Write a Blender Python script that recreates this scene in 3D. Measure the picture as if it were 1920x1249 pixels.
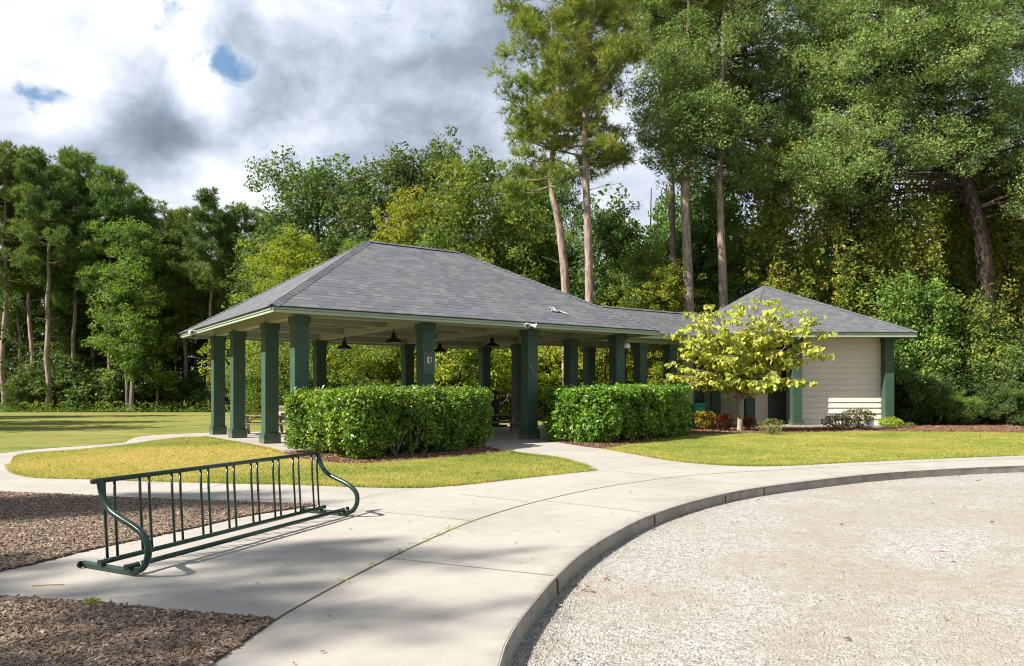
import bpy, bmesh, math, random
import numpy as np
from mathutils import Vector, Matrix

for o in list(bpy.data.objects):
    bpy.data.objects.remove(o)
sc = bpy.context.scene
col = sc.collection
R = math.radians

# ------------------------------------------------------------------ camera
EYE, F = 1.6, 1442.0                    # eye height, focal length in photo pixels (1920 wide)
cam_d = bpy.data.cameras.new('camera')
cam_d.sensor_width = 36; cam_d.lens = 36 * F / 1920
cam_d.shift_y = 115.5 / 1920
cam_d.clip_start = 0.05; cam_d.clip_end = 3000
cam = bpy.data.objects.new('camera', cam_d); col.objects.link(cam)
cam.location = (0, 0, EYE); cam.rotation_euler = (R(90), 0, 0)
sc.camera = cam

# ------------------------------------------------------------------ light
SUN_EL, SUN_DIR = 44.0, Vector((.906, .423))      # the way shadows fall on the ground
sd = bpy.data.lights.new('sun', 'SUN'); sd.energy = 5.0; sd.angle = R(.53); sd.color = (1, .94, .84)
sun = bpy.data.objects.new('sun', sd); col.objects.link(sun)
ce = math.cos(R(SUN_EL))
sun.rotation_euler = Vector((SUN_DIR.x * ce, SUN_DIR.y * ce, -math.sin(R(SUN_EL)))).to_track_quat('-Z', 'Y').to_euler()
sun.location = (-40, -12, 50)

sc.view_settings.view_transform = 'Standard'; sc.view_settings.look = 'None'
sc.view_settings.exposure = 1.10; sc.view_settings.gamma = 1
cy = sc.cycles
cy.max_bounces = 6; cy.diffuse_bounces = 3; cy.glossy_bounces = 2; cy.transmission_bounces = 3; cy.transparent_max_bounces = 4
cy.caustics_reflective = False; cy.caustics_refractive = False
cy.use_denoising = True; cy.denoiser = 'OPENIMAGEDENOISE'
sc.render.film_transparent = False
cy.pixel_filter_type = 'BLACKMAN_HARRIS'; cy.filter_width = 1.1


# ------------------------------------------------------------------ node helper
class N:
    def __init__(s, tree):
        s.t = tree; s.n = tree.nodes; s.l = tree.links

    def node(s, typ, **kw):
        n = s.n.new(typ)
        for k, v in kw.items():
            setattr(n, k, v)
        return n

    def put(s, sock, v):
        if hasattr(v, 'is_linked') or isinstance(v, bpy.types.NodeSocket):
            s.l.new(v, sock)
        else:
            if sock.type == 'RGBA' and len(v) == 3:
                v = (*v, 1)
            sock.default_value = v

    def math(s, op, a, b=0.0, c=None, clamp=False):
        n = s.node('ShaderNodeMath', operation=op, use_clamp=clamp)
        s.put(n.inputs[0], a); s.put(n.inputs[1], b)
        if c is not None: s.put(n.inputs[2], c)
        return n.outputs[0]

    def vmath(s, op, a, b=(0, 0, 0)):
        n = s.node('ShaderNodeVectorMath', operation=op)
        s.put(n.inputs[0], a); s.put(n.inputs[1], b)
        return n.outputs['Value'] if op in ('DISTANCE', 'DOT_PRODUCT', 'LENGTH') else n.outputs[0]

    def noise(s, vec, scale, detail=4, rough=.55, dist=0.0, out='Fac'):
        n = s.node('ShaderNodeTexNoise')
        if vec is not None: s.put(n.inputs['Vector'], vec)
        n.inputs['Scale'].default_value = scale; n.inputs['Detail'].default_value = detail
        n.inputs['Roughness'].default_value = rough; n.inputs['Distortion'].default_value = dist
        return n.outputs[out]

    def ramp(s, fac, stops, interp='LINEAR'):
        n = s.node('ShaderNodeValToRGB'); s.put(n.inputs[0], fac)
        e = n.color_ramp.elements; n.color_ramp.interpolation = interp
        while len(e) < len(stops): e.new(.5)
        for i, (p, c) in enumerate(stops):
            e[i].position = p
            e[i].color = (c, c, c, 1) if not hasattr(c, '__len__') else (*c, 1)
        return n.outputs[0]

    def mix(s, fac, a, b, mode='MIX'):
        n = s.node('ShaderNodeMix', data_type='RGBA', blend_type=mode)
        s.put(n.inputs[0], fac); s.put(n.inputs[6], a); s.put(n.inputs[7], b)
        return n.outputs[2]

    def mapr(s, v, a, b, c=0.0, d=1.0, smooth=True):
        n = s.node('ShaderNodeMapRange')
        n.interpolation_type = 'SMOOTHSTEP' if smooth else 'LINEAR'
        s.put(n.inputs[0], v)
        for i, x in enumerate((a, b, c, d)): n.inputs[i + 1].default_value = x
        return n.outputs[0]


def pxdir(px, py):
    return Vector(((px - 960) / F, 1, (740 - py) / F)).normalized()


# ------------------------------------------------------------------ sky
world = bpy.data.worlds.new('World'); sc.world = world; world.use_nodes = True
w = N(world.node_tree); w.n.clear()
sky = w.node('ShaderNodeTexSky', sky_type='NISHITA'); sky.sun_disc = False
sky.sun_elevation = R(SUN_EL); sky.sun_rotation = math.atan2(-SUN_DIR.x, -SUN_DIR.y) % (2 * math.pi)
sky.air_density = 1.0; sky.dust_density = .6
tc = w.node('ShaderNodeTexCoord'); d = tc.outputs['Generated']
sep = w.node('ShaderNodeSeparateXYZ'); w.put(sep.inputs[0], d)
warp = w.noise(d, 4.2, 5, .55, out='Color')
dw = w.vmath('ADD', d, w.vmath('MULTIPLY', w.vmath('SUBTRACT', warp, (.5, .5, .5)), (.15, .15, .11)))


def blob(px, py, rad, soft=.6, vec=None):
    c = pxdir(px, py)
    return w.mapr(w.vmath('DISTANCE', vec or dw, tuple(c)), rad / F * (1 - soft), rad / F * (1 + soft), 1, 0)


st = w.vmath('MULTIPLY', dw, (1, 1, 1.35))
big = w.noise(st, 3.0, 6, .5)
fine = w.noise(st, 9.0, 8, .55, .3)
wisp = w.noise(w.vmath('MULTIPLY', d, (1, 1, 1.8)), 6.0, 8, .6, .4)
fine2 = w.noise(st, 22.0, 8, .62, .2)
bright = w.math('ADD', w.math('ADD', w.math('MULTIPLY', big, .50), w.math('MULTIPLY', fine, .62)), w.math('MULTIPLY_ADD', fine2, .28, -.17))
for px, py, rd, wt in ((190, 70, 190, .26), (250, 30, 90, .10), (345, 70, 90, .10), (640, 60, 120, .16), (400, 150, 55, .26), (105, 225, 42, .24), (330, 345, 65, .20), (420, 335, 60, .14), (520, 245, 110, .10),
                       (170, 180, 90, .10), (430, 260, 60, .10), (620, 260, 80, .06)):
    bright = w.math('ADD', bright, w.math('MULTIPLY', blob(px, py, rd, .85), wt))
for px, py, rd, wt in ((300, 215, 130, .40), (350, 250, 80, .10), (240, 180, 90, .12), (840, 130, 200, .16), (680, 190, 130, .14), (430, 40, 60, .14), (560, 150, 90, .10), (20, 290, 90, .10), (70, 30, 60, .08)):
    bright = w.math('SUBTRACT', bright, w.math('MULTIPLY', blob(px, py, rd, .9), wt))
cl = w.ramp(bright, [(.12, (.19, .23, .30)), (.32, (.31, .37, .46)), (.44, (.46, .53, .64)), (.55, (.64, .70, .79)), (.66, (.83, .86, .91)), (.82, (.98, .99, 1.0))])
hole = w.math('MULTIPLY_ADD', wisp, 1.7, -.85)
hole = w.math('ADD', hole, w.math('MULTIPLY_ADD', fine2, 2.6, -1.3))
for px, py, rd, wt in ((402, 104, 40, .92), (442, 112, 30, .8), (95, 190, 42, .9), (58, 208, 38, .75), (124, 150, 24, .6), (12, 168, 28, .5), (285, 5, 34, .5), (35, 18, 40, .35)):
    hole = w.math('ADD', hole, w.math('MULTIPLY', blob(px, py, rd, .95), wt))
hole = w.math('SUBTRACT', hole, w.math('MULTIPLY', blob(398, 145, 30, .8), 1.0))
hole = w.math('SUBTRACT', hole, w.math('MULTIPLY', blob(100, 228, 30, .8), .8))
hole = w.math('ADD', hole, w.mapr(sep.outputs[1], .45, -.15, 0, .30))
hole = w.mapr(hole, .26, 1.15)
blue = w.mix(1.0, sky.outputs[0], (.052, .075, .088), 'MULTIPLY')
skyc = w.mix(w.math('MULTIPLY', hole, .86), cl, w.mix(.6, blue, (.12, .31, .58)))
# the cloud bank stands ahead; overhead and behind the camera the sky is deeper blue
dark = w.math('MULTIPLY', w.mapr(sep.outputs[1], .40, -.15, 1, .80), w.mapr(sep.outputs[2], .50, .85, 1, .75))
skyc = w.mix(1.0, skyc, dark, 'MULTIPLY')
bg = w.node('ShaderNodeBackground'); w.put(bg.inputs[0], skyc); bg.inputs[1].default_value = .575
wo = w.node('ShaderNodeOutputWorld'); w.l.new(bg.outputs[0], wo.inputs[0])


# ------------------------------------------------------------------ materials
def new_mat(name):
    m = bpy.data.materials.new(name); m.use_nodes = True
    n = N(m.node_tree); n.n.clear()
    out = n.node('ShaderNodeOutputMaterial')
    return m, n, out


def principled(n, out, color, rough=.6, spec=.4, bump=None, bstr=.3, bdist=.01, metal=0.0):
    p = n.node('ShaderNodeBsdfPrincipled')
    n.put(p.inputs['Base Color'], color); n.put(p.inputs['Roughness'], rough)
    p.inputs['Specular IOR Level'].default_value = spec; p.inputs['Metallic'].default_value = metal
    if bump is not None:
        b = n.node('ShaderNodeBump'); b.inputs['Strength'].default_value = bstr; b.inputs['Distance'].default_value = bdist
        n.put(b.inputs['Height'], bump); n.l.new(b.outputs[0], p.inputs['Normal'])
    n.l.new(p.outputs[0], out.inputs[0])
    return p


def opos(n):
    return n.node('ShaderNodeTexCoord').outputs['Object']


def wpos(n):
    return n.node('ShaderNodeNewGeometry').outputs['Position']


def paint(name, c, rough=.5, var=.12, scale=3.0, bstr=.15, spec=.35):
    m, n, out = new_mat(name); p = wpos(n)
    k = n.math('ADD', n.math('MULTIPLY', n.noise(p, scale, 5), 1.0), n.math('MULTIPLY', n.noise(p, scale * 14, 3), .35))
    cc = n.ramp(k, [(.35, tuple(x * (1 - var) for x in c)), (.95, tuple(min(1, x * (1 + var)) for x in c))])
    principled(n, out, cc, rough, spec, n.noise(p, 60, 3), bstr, .004)
    return m


def leafmat(name, dark, mid, light, trans=.35, accent=None, acc_amt=0.0, rough=.55, spec=.25, patch=.5, pscale=.35):
    m, n, out = new_mat(name)
    g = n.node('ShaderNodeNewGeometry'); r = g.outputs['Random Per Island']
    p = g.outputs['Position']
    pn = n.noise(p, pscale, 3, .6)
    oi = n.node('ShaderNodeObjectInfo')
    f = n.math('ADD', n.math('MULTIPLY', r, 1 - patch), n.math('MULTIPLY', n.mapr(pn, .3, .7), patch))
    c = n.ramp(f, [(.05, dark), (.5, mid), (.97, light)])
    if accent:
        rr = n.math('FRACT', n.math('MULTIPLY', r, 37.3))
        thr = n.math('MULTIPLY', n.mapr(n.noise(p, pscale * 1.7, 2), .35, .7), acc_amt)
        c = n.mix(n.math('LESS_THAN', rr, thr), c, accent)
    hs = n.node('ShaderNodeHueSaturation')
    n.put(hs.inputs['Hue'], n.math('MULTIPLY_ADD', oi.outputs['Random'], .03, .485))
    n.put(hs.inputs['Value'], n.math('MULTIPLY_ADD', oi.outputs['Random'], .3, .85))
    n.put(hs.inputs['Color'], c); c = hs.outputs[0]
    pr = n.node('ShaderNodeBsdfPrincipled'); n.put(pr.inputs['Base Color'], c)
    pr.inputs['Roughness'].default_value = rough; pr.inputs['Specular IOR Level'].default_value = spec
    tr = n.node('ShaderNodeBsdfTranslucent'); n.put(tr.inputs[0], n.mix(1.0, c, (1.25, 1.2, .55), 'MULTIPLY'))
    mx = n.node('ShaderNodeMixShader'); mx.inputs[0].default_value = trans
    n.l.new(pr.outputs[0], mx.inputs[1]); n.l.new(tr.outputs[0], mx.inputs[2]); n.l.new(mx.outputs[0], out.inputs[0])
    return m


MAT = {}
MAT['oak_leaf'] = leafmat('oak_leaf', (.080, .135, .042), (.185, .270, .076), (.360, .440, .160), .33, (.32, .24, .06), .05)
MAT['gum_leaf'] = leafmat('gum_leaf', (.056, .115, .022), (.142, .235, .044), (.310, .400, .078), .36, (.40, .30, .05), .07)
MAT['dark_leaf'] = leafmat('dark_leaf', (.036, .074, .022), (.098, .165, .042), (.225, .300, .078), .32, (.26, .20, .04), .05)
MAT['lime_leaf'] = leafmat('lime_leaf', (.120, .180, .018), (.250, .320, .036), (.440, .480, .070), .42, (.48, .36, .05), .10)
MAT['vine_leaf'] = leafmat('vine_leaf', (.10, .125, .026), (.27, .27, .050), (.54, .47, .085), .42, (.15, .25, .045), .8)
MAT['pine_leaf'] = leafmat('pine_leaf', (.080, .150, .026), (.190, .270, .044), (.380, .420, .075), .30, (.34, .26, .05), .08, .5, .3)
MAT['far_pine_leaf'] = leafmat('far_pine_leaf', (.045, .105, .030), (.115, .195, .045), (.260, .325, .075), .28, (.26, .20, .04), .06, .5, .3)
MAT['hedge_leaf'] = leafmat('hedge_leaf', (.042, .135, .018), (.120, .270, .032), (.290, .450, .055), .34, (.50, .50, .07), .14, .33, .5, .3, 1.6)
MAT['redbud_leaf'] = leafmat('redbud_leaf', (.260, .350, .055), (.430, .535, .090), (.640, .670, .160), .45, (.70, .58, .12), .14, .5, .3, .35, 1.2)
MAT['azalea_leaf'] = leafmat('azalea_leaf', (0.060, 0.096, 0.022), (0.144, 0.180, 0.042), (0.312, 0.312, 0.072), .3, (0.360, 0.120, 0.036), .35, .5, .3, .3, 3)
MAT['lime_shrub'] = leafmat('lime_shrub', (.16, .24, .02), (.28, .36, .03), (.42, .46, .05), .35, None, 0, .5, .3, .3, 3)
MAT['orange_shrub'] = leafmat('orange_shrub', (.20, .16, .02), (.42, .28, .03), (.60, .42, .06), .35, (.10, .18, .02), .6, .5, .3, .3, 3)
MAT['red_flower'] = leafmat('red_flower', (.05, .10, .02), (.10, .12, .02), (.45, .05, .03), .3, (.55, .06, .04), .55, .5, .3, .2, 3)


def bark(name, c1, c2, sc_=6.0):
    m, n, out = new_mat(name); p = wpos(n)
    st = n.vmath('MULTIPLY', p, (1, 1, .25))
    k = n.noise(st, sc_, 6, .65, .4)
    c = n.ramp(k, [(.32, c1), (.68, c2)])
    principled(n, out, c, .9, .15, k, .9, .05)
    return m


MAT['pine_bark'] = bark('pine_bark', (.13, .092, .072), (.44, .345, .285))
MAT['grey_bark'] = bark('grey_bark', (.09, .075, .06), (.33, .29, .24))
MAT['dark_bark'] = bark('dark_bark', (.020, .015, .011), (.085, .064, .047))
MAT['redbud_bark'] = bark('redbud_bark', (.22, .17, .12), (.42, .35, .27), 14)

# concrete
m, n, out = new_mat('concrete'); p = wpos(n)
big_ = n.noise(p, .55, 5, .6, .3); mid_ = n.noise(p, 3.2, 5, .6); sp = n.noise(p, 160, 2, .6); sp2 = n.noise(p, 45, 3, .6)
k = n.math('ADD', n.math('ADD', n.math('MULTIPLY', big_, .42), n.math('MULTIPLY', mid_, .26)), n.math('ADD', n.math('MULTIPLY', sp, .2), n.math('MULTIPLY', sp2, .12)))
c = n.ramp(k, [(.30, (.240, .221, .197)), (.50, (.336, .314, .286)), (.70, (.400, .377, .345))])
stain = n.mapr(n.noise(n.vmath('MULTIPLY', p, (1, 1.6, 1)), 1.1, 6, .7, .8), .58, .74)
c = n.mix(n.math('MULTIPLY', stain, .34), c, (.165, .152, .132))
rim = n.math('ADD', n.vmath('DISTANCE', p, (14.2, 3.0, 0)), n.math('MULTIPLY_ADD', n.noise(p, 5, 5, .7), .5, -.25))
c = n.mix(n.math('MULTIPLY', n.mapr(n.math('ABSOLUTE', n.math('SUBTRACT', rim, 14.2)), .32, .05), .38), c, (.12, .11, .095))
spot = n.mapr(n.noise(p, 7.5, 2, .5), .74, .80)
c = n.mix(n.math('MULTIPLY', spot, .30), c, (.13, .115, .09))
principled(n, out, c, .88, .25, n.math('ADD', sp, n.math('MULTIPLY', sp2, 1.0)), .35, .006)
MAT['concrete'] = m
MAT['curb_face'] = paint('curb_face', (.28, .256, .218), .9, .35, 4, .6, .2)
MAT['joint'] = paint('joint', (.10, .088, .07), .95, .45, 5, .3, .1)


def lawn_color(n, p):
    a = n.noise(p, .28, 4, .6, .5); b = n.noise(p, 1.5, 5, .65); f = n.noise(p, 14, 3, .65)
    k = n.math('ADD', n.math('ADD', n.math('MULTIPLY', a, .48), n.math('MULTIPLY', b, .32)), n.math('MULTIPLY', f, .20))
    gold = n.mapr(n.vmath('DISTANCE', p, (-8.2, 19.2, 0)), 6.5, 1.5, 0, .17)
    k = n.math('ADD', k, gold)
    return n.ramp(k, [(.36, (.13, .22, .028)), (.48, (.27, .30, .055)), (.59, (.45, .385, .098)), (.74, (.62, .46, .14))]), f


m, n, out = new_mat('lawn'); p = wpos(n)
c, f = lawn_color(n, p)
st = n.noise(n.vmath('MULTIPLY', p, (1, 1, 1)), 70, 3, .7)
c = n.mix(n.mapr(st, .35, .75, .30, 0), c, (.12, .13, .03))
principled(n, out, c, .9, .1, st, 1.0, .04)
MAT['lawn'] = m

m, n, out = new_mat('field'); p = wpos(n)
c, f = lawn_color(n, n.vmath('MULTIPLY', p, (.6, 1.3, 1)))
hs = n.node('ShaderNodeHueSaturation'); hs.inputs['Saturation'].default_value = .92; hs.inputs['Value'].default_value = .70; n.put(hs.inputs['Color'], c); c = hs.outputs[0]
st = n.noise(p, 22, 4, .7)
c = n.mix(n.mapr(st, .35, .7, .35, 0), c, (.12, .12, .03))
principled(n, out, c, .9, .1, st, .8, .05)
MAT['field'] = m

m, n, out = new_mat('grass_blade'); g = n.node('ShaderNodeNewGeometry'); p = g.outputs['Position']
c, f = lawn_color(n, p)
c = n.mix(n.math('MULTIPLY', g.outputs['Random Per Island'], .55), c, n.mix(n.math('FRACT', n.math('MULTIPLY', g.outputs['Random Per Island'], 91.7)), (.25, .36, .03), (.72, .60, .24)))
pr = n.node('ShaderNodeBsdfPrincipled'); n.put(pr.inputs['Base Color'], c); pr.inputs['Roughness'].default_value = .6; pr.inputs['Specular IOR Level'].default_value = .15
tr = n.node('ShaderNodeBsdfTranslucent'); n.put(tr.inputs[0], c)
mx = n.node('ShaderNodeMixShader'); mx.inputs[0].default_value = .35
n.l.new(pr.outputs[0], mx.inputs[1]); n.l.new(tr.outputs[0], mx.inputs[2]); n.l.new(mx.outputs[0], out.inputs[0])
MAT['grass_blade'] = m


def chipmat(name, cols, rough=.85):
    m, n, out = new_mat(name); g = n.node('ShaderNodeNewGeometry')
    c = n.ramp(g.outputs['Random Per Island'], [(i / (len(cols) - 1) * .98 + .01, c) for i, c in enumerate(cols)])
    k = n.noise(g.outputs['Position'], 90, 3, .6)
    c = n.mix(n.mapr(k, .3, .7, .35, 0), c, (.09, .06, .04))
    principled(n, out, c, rough, .2)
    return m


MAT['chip'] = chipmat('bark_chip', [(.060, .042, .030), (.175, .125, .092), (.26, .205, .165), (.23, .135, .075), (.34, .275, .22), (.11, .080, .060), (.42, .36, .30)])
MAT['red_chip'] = chipmat('mulch_chip', [(.07, .035, .022), (.16, .075, .045), (.26, .13, .08), (.20, .12, .08), (.34, .22, .15)])
MAT['stone'] = chipmat('gravel_stone', [(.22, .205, .185), (.34, .32, .295), (.41, .395, .37), (.30, .275, .245), (.38, .35, .31), (.46, .445, .425), (.22, .205, .19), (.37, .345, .315)])
MAT['dead_leaf'] = chipmat('dead_leaf', [(.10, .05, .025), (.26, .13, .06), (.36, .22, .10), (.16, .08, .04)])


def soil(name, c1, c2, s=30):
    m, n, out = new_mat(name); p = wpos(n)
    k = n.math('ADD', n.math('MULTIPLY', n.noise(p, s, 5, .7), .65), n.math('MULTIPLY', n.noise(p, 1.6, 4), .35))
    principled(n, out, n.ramp(k, [(.36, c1), (.66, c2)]), .95, .1, k, 1.0, .04)
    return m


MAT['bark_bed'] = soil('bark_bed', (.06, .042, .03), (.22, .16, .115), 38)
MAT['mulch_soil'] = soil('mulch_soil', (.055, .03, .02), (.20, .105, .065), 26)
MAT['forest_floor'] = soil('forest_floor', (.035, .03, .015), (.13, .09, .045), 5)

m, n, out = new_mat('gravel'); p = wpos(n)
vo = n.node('ShaderNodeTexVoronoi'); vo.inputs['Scale'].default_value = 55; n.put(vo.inputs['Vector'], p)
vo2 = n.node('ShaderNodeTexVoronoi'); vo2.inputs['Scale'].default_value = 22; n.put(vo2.inputs['Vector'], p)
vs = n.node('ShaderNodeSeparateColor'); n.put(vs.inputs[0], vo.outputs['Color'])
vs2 = n.node('ShaderNodeSeparateColor'); n.put(vs2.inputs[0], vo2.outputs['Color'])
c = n.ramp(vs.outputs[0], [(.0, (0.173, 0.160, 0.147)), (.25, (0.320, 0.307, 0.288)), (.6, (0.397, 0.384, 0.365)), (1, (0.474, 0.467, 0.454))])
c = n.mix(n.mapr(vs2.outputs[1], .78, .95, 0, .6), c, (0.192, 0.179, 0.166))
dirt = n.mapr(n.math('ADD', n.math('MULTIPLY', n.noise(p, .42, 4, .6, .6), .7), n.math('MULTIPLY', n.noise(p, 3.0, 4, .6), .3)), .42, .60)
rad = n.math('ADD', n.vmath('DISTANCE', p, (14.2, 3.0, -.15)), n.math('MULTIPLY_ADD', n.noise(p, .5, 3), 1.6, -.8))
trk = n.math('ADD', n.mapr(n.math('ABSOLUTE', n.math('SUBTRACT', rad, 12.2)), .75, .15), n.mapr(n.math('ABSOLUTE', n.math('SUBTRACT', rad, 10.2)), .8, .15), clamp=True)
trk = n.math('MULTIPLY', trk, n.mapr(n.noise(p, 1.3, 5, .65), .36, .58))
dirt = n.math('MAXIMUM', dirt, trk)
c = n.mix(n.math('MULTIPLY', dirt, .85), c, n.ramp(n.noise(p, 9, 5, .7), [(.3, (0.256, 0.221, 0.176)), (.7, (0.371, 0.339, 0.291))]))
hh = n.math('ADD', n.math('MULTIPLY', vo.outputs['Distance'], -1.0), n.math('MULTIPLY', n.noise(p, 25, 4, .7), .8))
principled(n, out, c, .9, .2, hh, .9, .016)
MAT['gravel'] = m

m, n, out = new_mat('column_green'); p = wpos(n)
k = n.math('ADD', n.noise(p, 2.5, 5), n.math('MULTIPLY', n.noise(n.vmath('MULTIPLY', p, (1, 1, .12)), 22, 4), .45))
c = n.ramp(k, [(.45, (.032, .068, .044)), (.95, (.050, .094, .063))])
sz = n.node('ShaderNodeSeparateXYZ'); n.put(sz.inputs[0], p)
spl = n.mapr(n.math('ADD', sz.outputs[2], n.math('MULTIPLY_ADD', n.noise(p, 9, 5, .7), .5, -.25)), .30, .02)
c = n.mix(n.math('MULTIPLY', spl, .45), c, (.20, .17, .12))
principled(n, out, c, .55, .35, n.noise(p, 60, 3), .35, .004)
MAT['column_green'] = m
MAT['fascia_green'] = paint('fascia_green', (.320, .390, .300), .5, .08, 2, .1)
MAT['beam_sage'] = paint('beam_sage', (.33, .335, .235), .6, .08, 2, .15)
MAT['ceiling'] = paint('ceiling', (.28, .28, .20), .7, .1, 2, .15)
MAT['siding'] = paint('siding', (.70, .645, .555), .6, .06, 1.2, .15)
MAT['door'] = paint('door', (.030, .045, .038), .5, .15)
MAT['lamp_black'] = paint('lamp_black', (.018, .020, .020), .4, .1)
MAT['bin_black'] = paint('bin_black', (.015, .016, .018), .45, .2)
MAT['wood'] = bark('weathered_wood', (.20, .15, .10), (.40, .32, .23), 9)
MAT['white_plastic'] = paint('white_plastic', (.72, .72, .70), .4, .05)
MAT['grey_metal'] = paint('grey_metal', (.32, .33, .33), .4, .08)
MAT['lens'] = paint('lens', (.06, .06, .07), .15, .1, spec=.6)
MAT['sign_green'] = paint('sign_green', (.050, .110, .080), .4, .05)
MAT['pale'] = paint('pale_print', (.62, .58, .46), .5, .05)
MAT['red_print'] = paint('red_print', (.40, .06, .04), .5, .05)
MAT['dark_print'] = paint('dark_print', (.03, .03, .03), .5, .05)
MAT['yellow_print'] = paint('yellow_print', (.55, .34, .05), .5, .05)
MAT['number_metal'] = paint('number_metal', (.20, .20, .17), .35, .1)
MAT['bin_green'] = paint('bin_green', (.02, .30, .15), .45, .1)
MAT['pink'] = paint('pink', (.62, .36, .42), .4, .1)
MAT['rack_green'] = paint('rack_green', (.010, .032, .022), .28, .35, 12, .1, .45)
MAT['rubber'] = paint('rubber', (.02, .018, .018), .7, .2)
MAT['zinc'] = paint('zinc', (.62, .63, .64), .3, .08)
MAT['dead_wood'] = bark('dead_wood', (.42, .36, .30), (.66, .60, .52), 18)

m, n, out = new_mat('shingle')
uv = n.node('ShaderNodeUVMap'); uv.uv_map = 'uv'
su = n.node('ShaderNodeSeparateXYZ'); n.put(su.inputs[0], uv.outputs[0])
RH = .25
vrow = n.math('DIVIDE', su.outputs[1], RH); row = n.math('FLOOR', vrow); fv = n.math('FRACT', vrow)
wn = n.node('ShaderNodeTexWhiteNoise', noise_dimensions='1D'); n.put(wn.inputs[1], row)
uu = n.math('ADD', n.math('DIVIDE', su.outputs[0], .30), n.math('MULTIPLY', wn.outputs[0], 7.0)); cell = n.math('FLOOR', uu); fu = n.math('FRACT', uu)
cb = n.node('ShaderNodeCombineXYZ'); n.put(cb.inputs[0], cell); n.put(cb.inputs[1], row)
w2 = n.node('ShaderNodeTexWhiteNoise', noise_dimensions='2D'); n.put(w2.inputs[0], cb.outputs[0]); rnd = w2.outputs[0]
r2 = n.math('FRACT', n.math('MULTIPLY', rnd, 13.7))
c = n.ramp(rnd, [(.0, (.098, .102, .114)), (.35, (.112, .117, .130)), (.75, (.130, .135, .150)), (1, (.150, .155, .170))])
lip_shadow = n.math('MULTIPLY', n.mapr(fv, .30, .02), n.mapr(r2, .25, .55, .25, 1))  # broken shadow line under each shingle course, painted into the colour
gap = n.math('MULTIPLY', n.mapr(fu, .07, .0), .35)
c = n.mix(n.math('MULTIPLY', n.math('MAXIMUM', lip_shadow, gap), .85), c, (.024, .025, .030))
g = n.noise(uv.outputs[0], 60, 3, .7); g2 = n.noise(uv.outputs[0], .55, 5, .6)
c = n.mix(n.mapr(g, .3, .7, .35, 0), c, (.075, .08, .09))
c = n.mix(n.mapr(g2, .45, .72, 0, .25), c, (.165, .165, .17))
hgt = n.math('ADD', n.math('MULTIPLY', fv, -1.0), n.math('MULTIPLY', rnd, .4))
principled(n, out, c, .85, .2, hgt, .55, .03)
MAT['shingle'] = m


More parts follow.
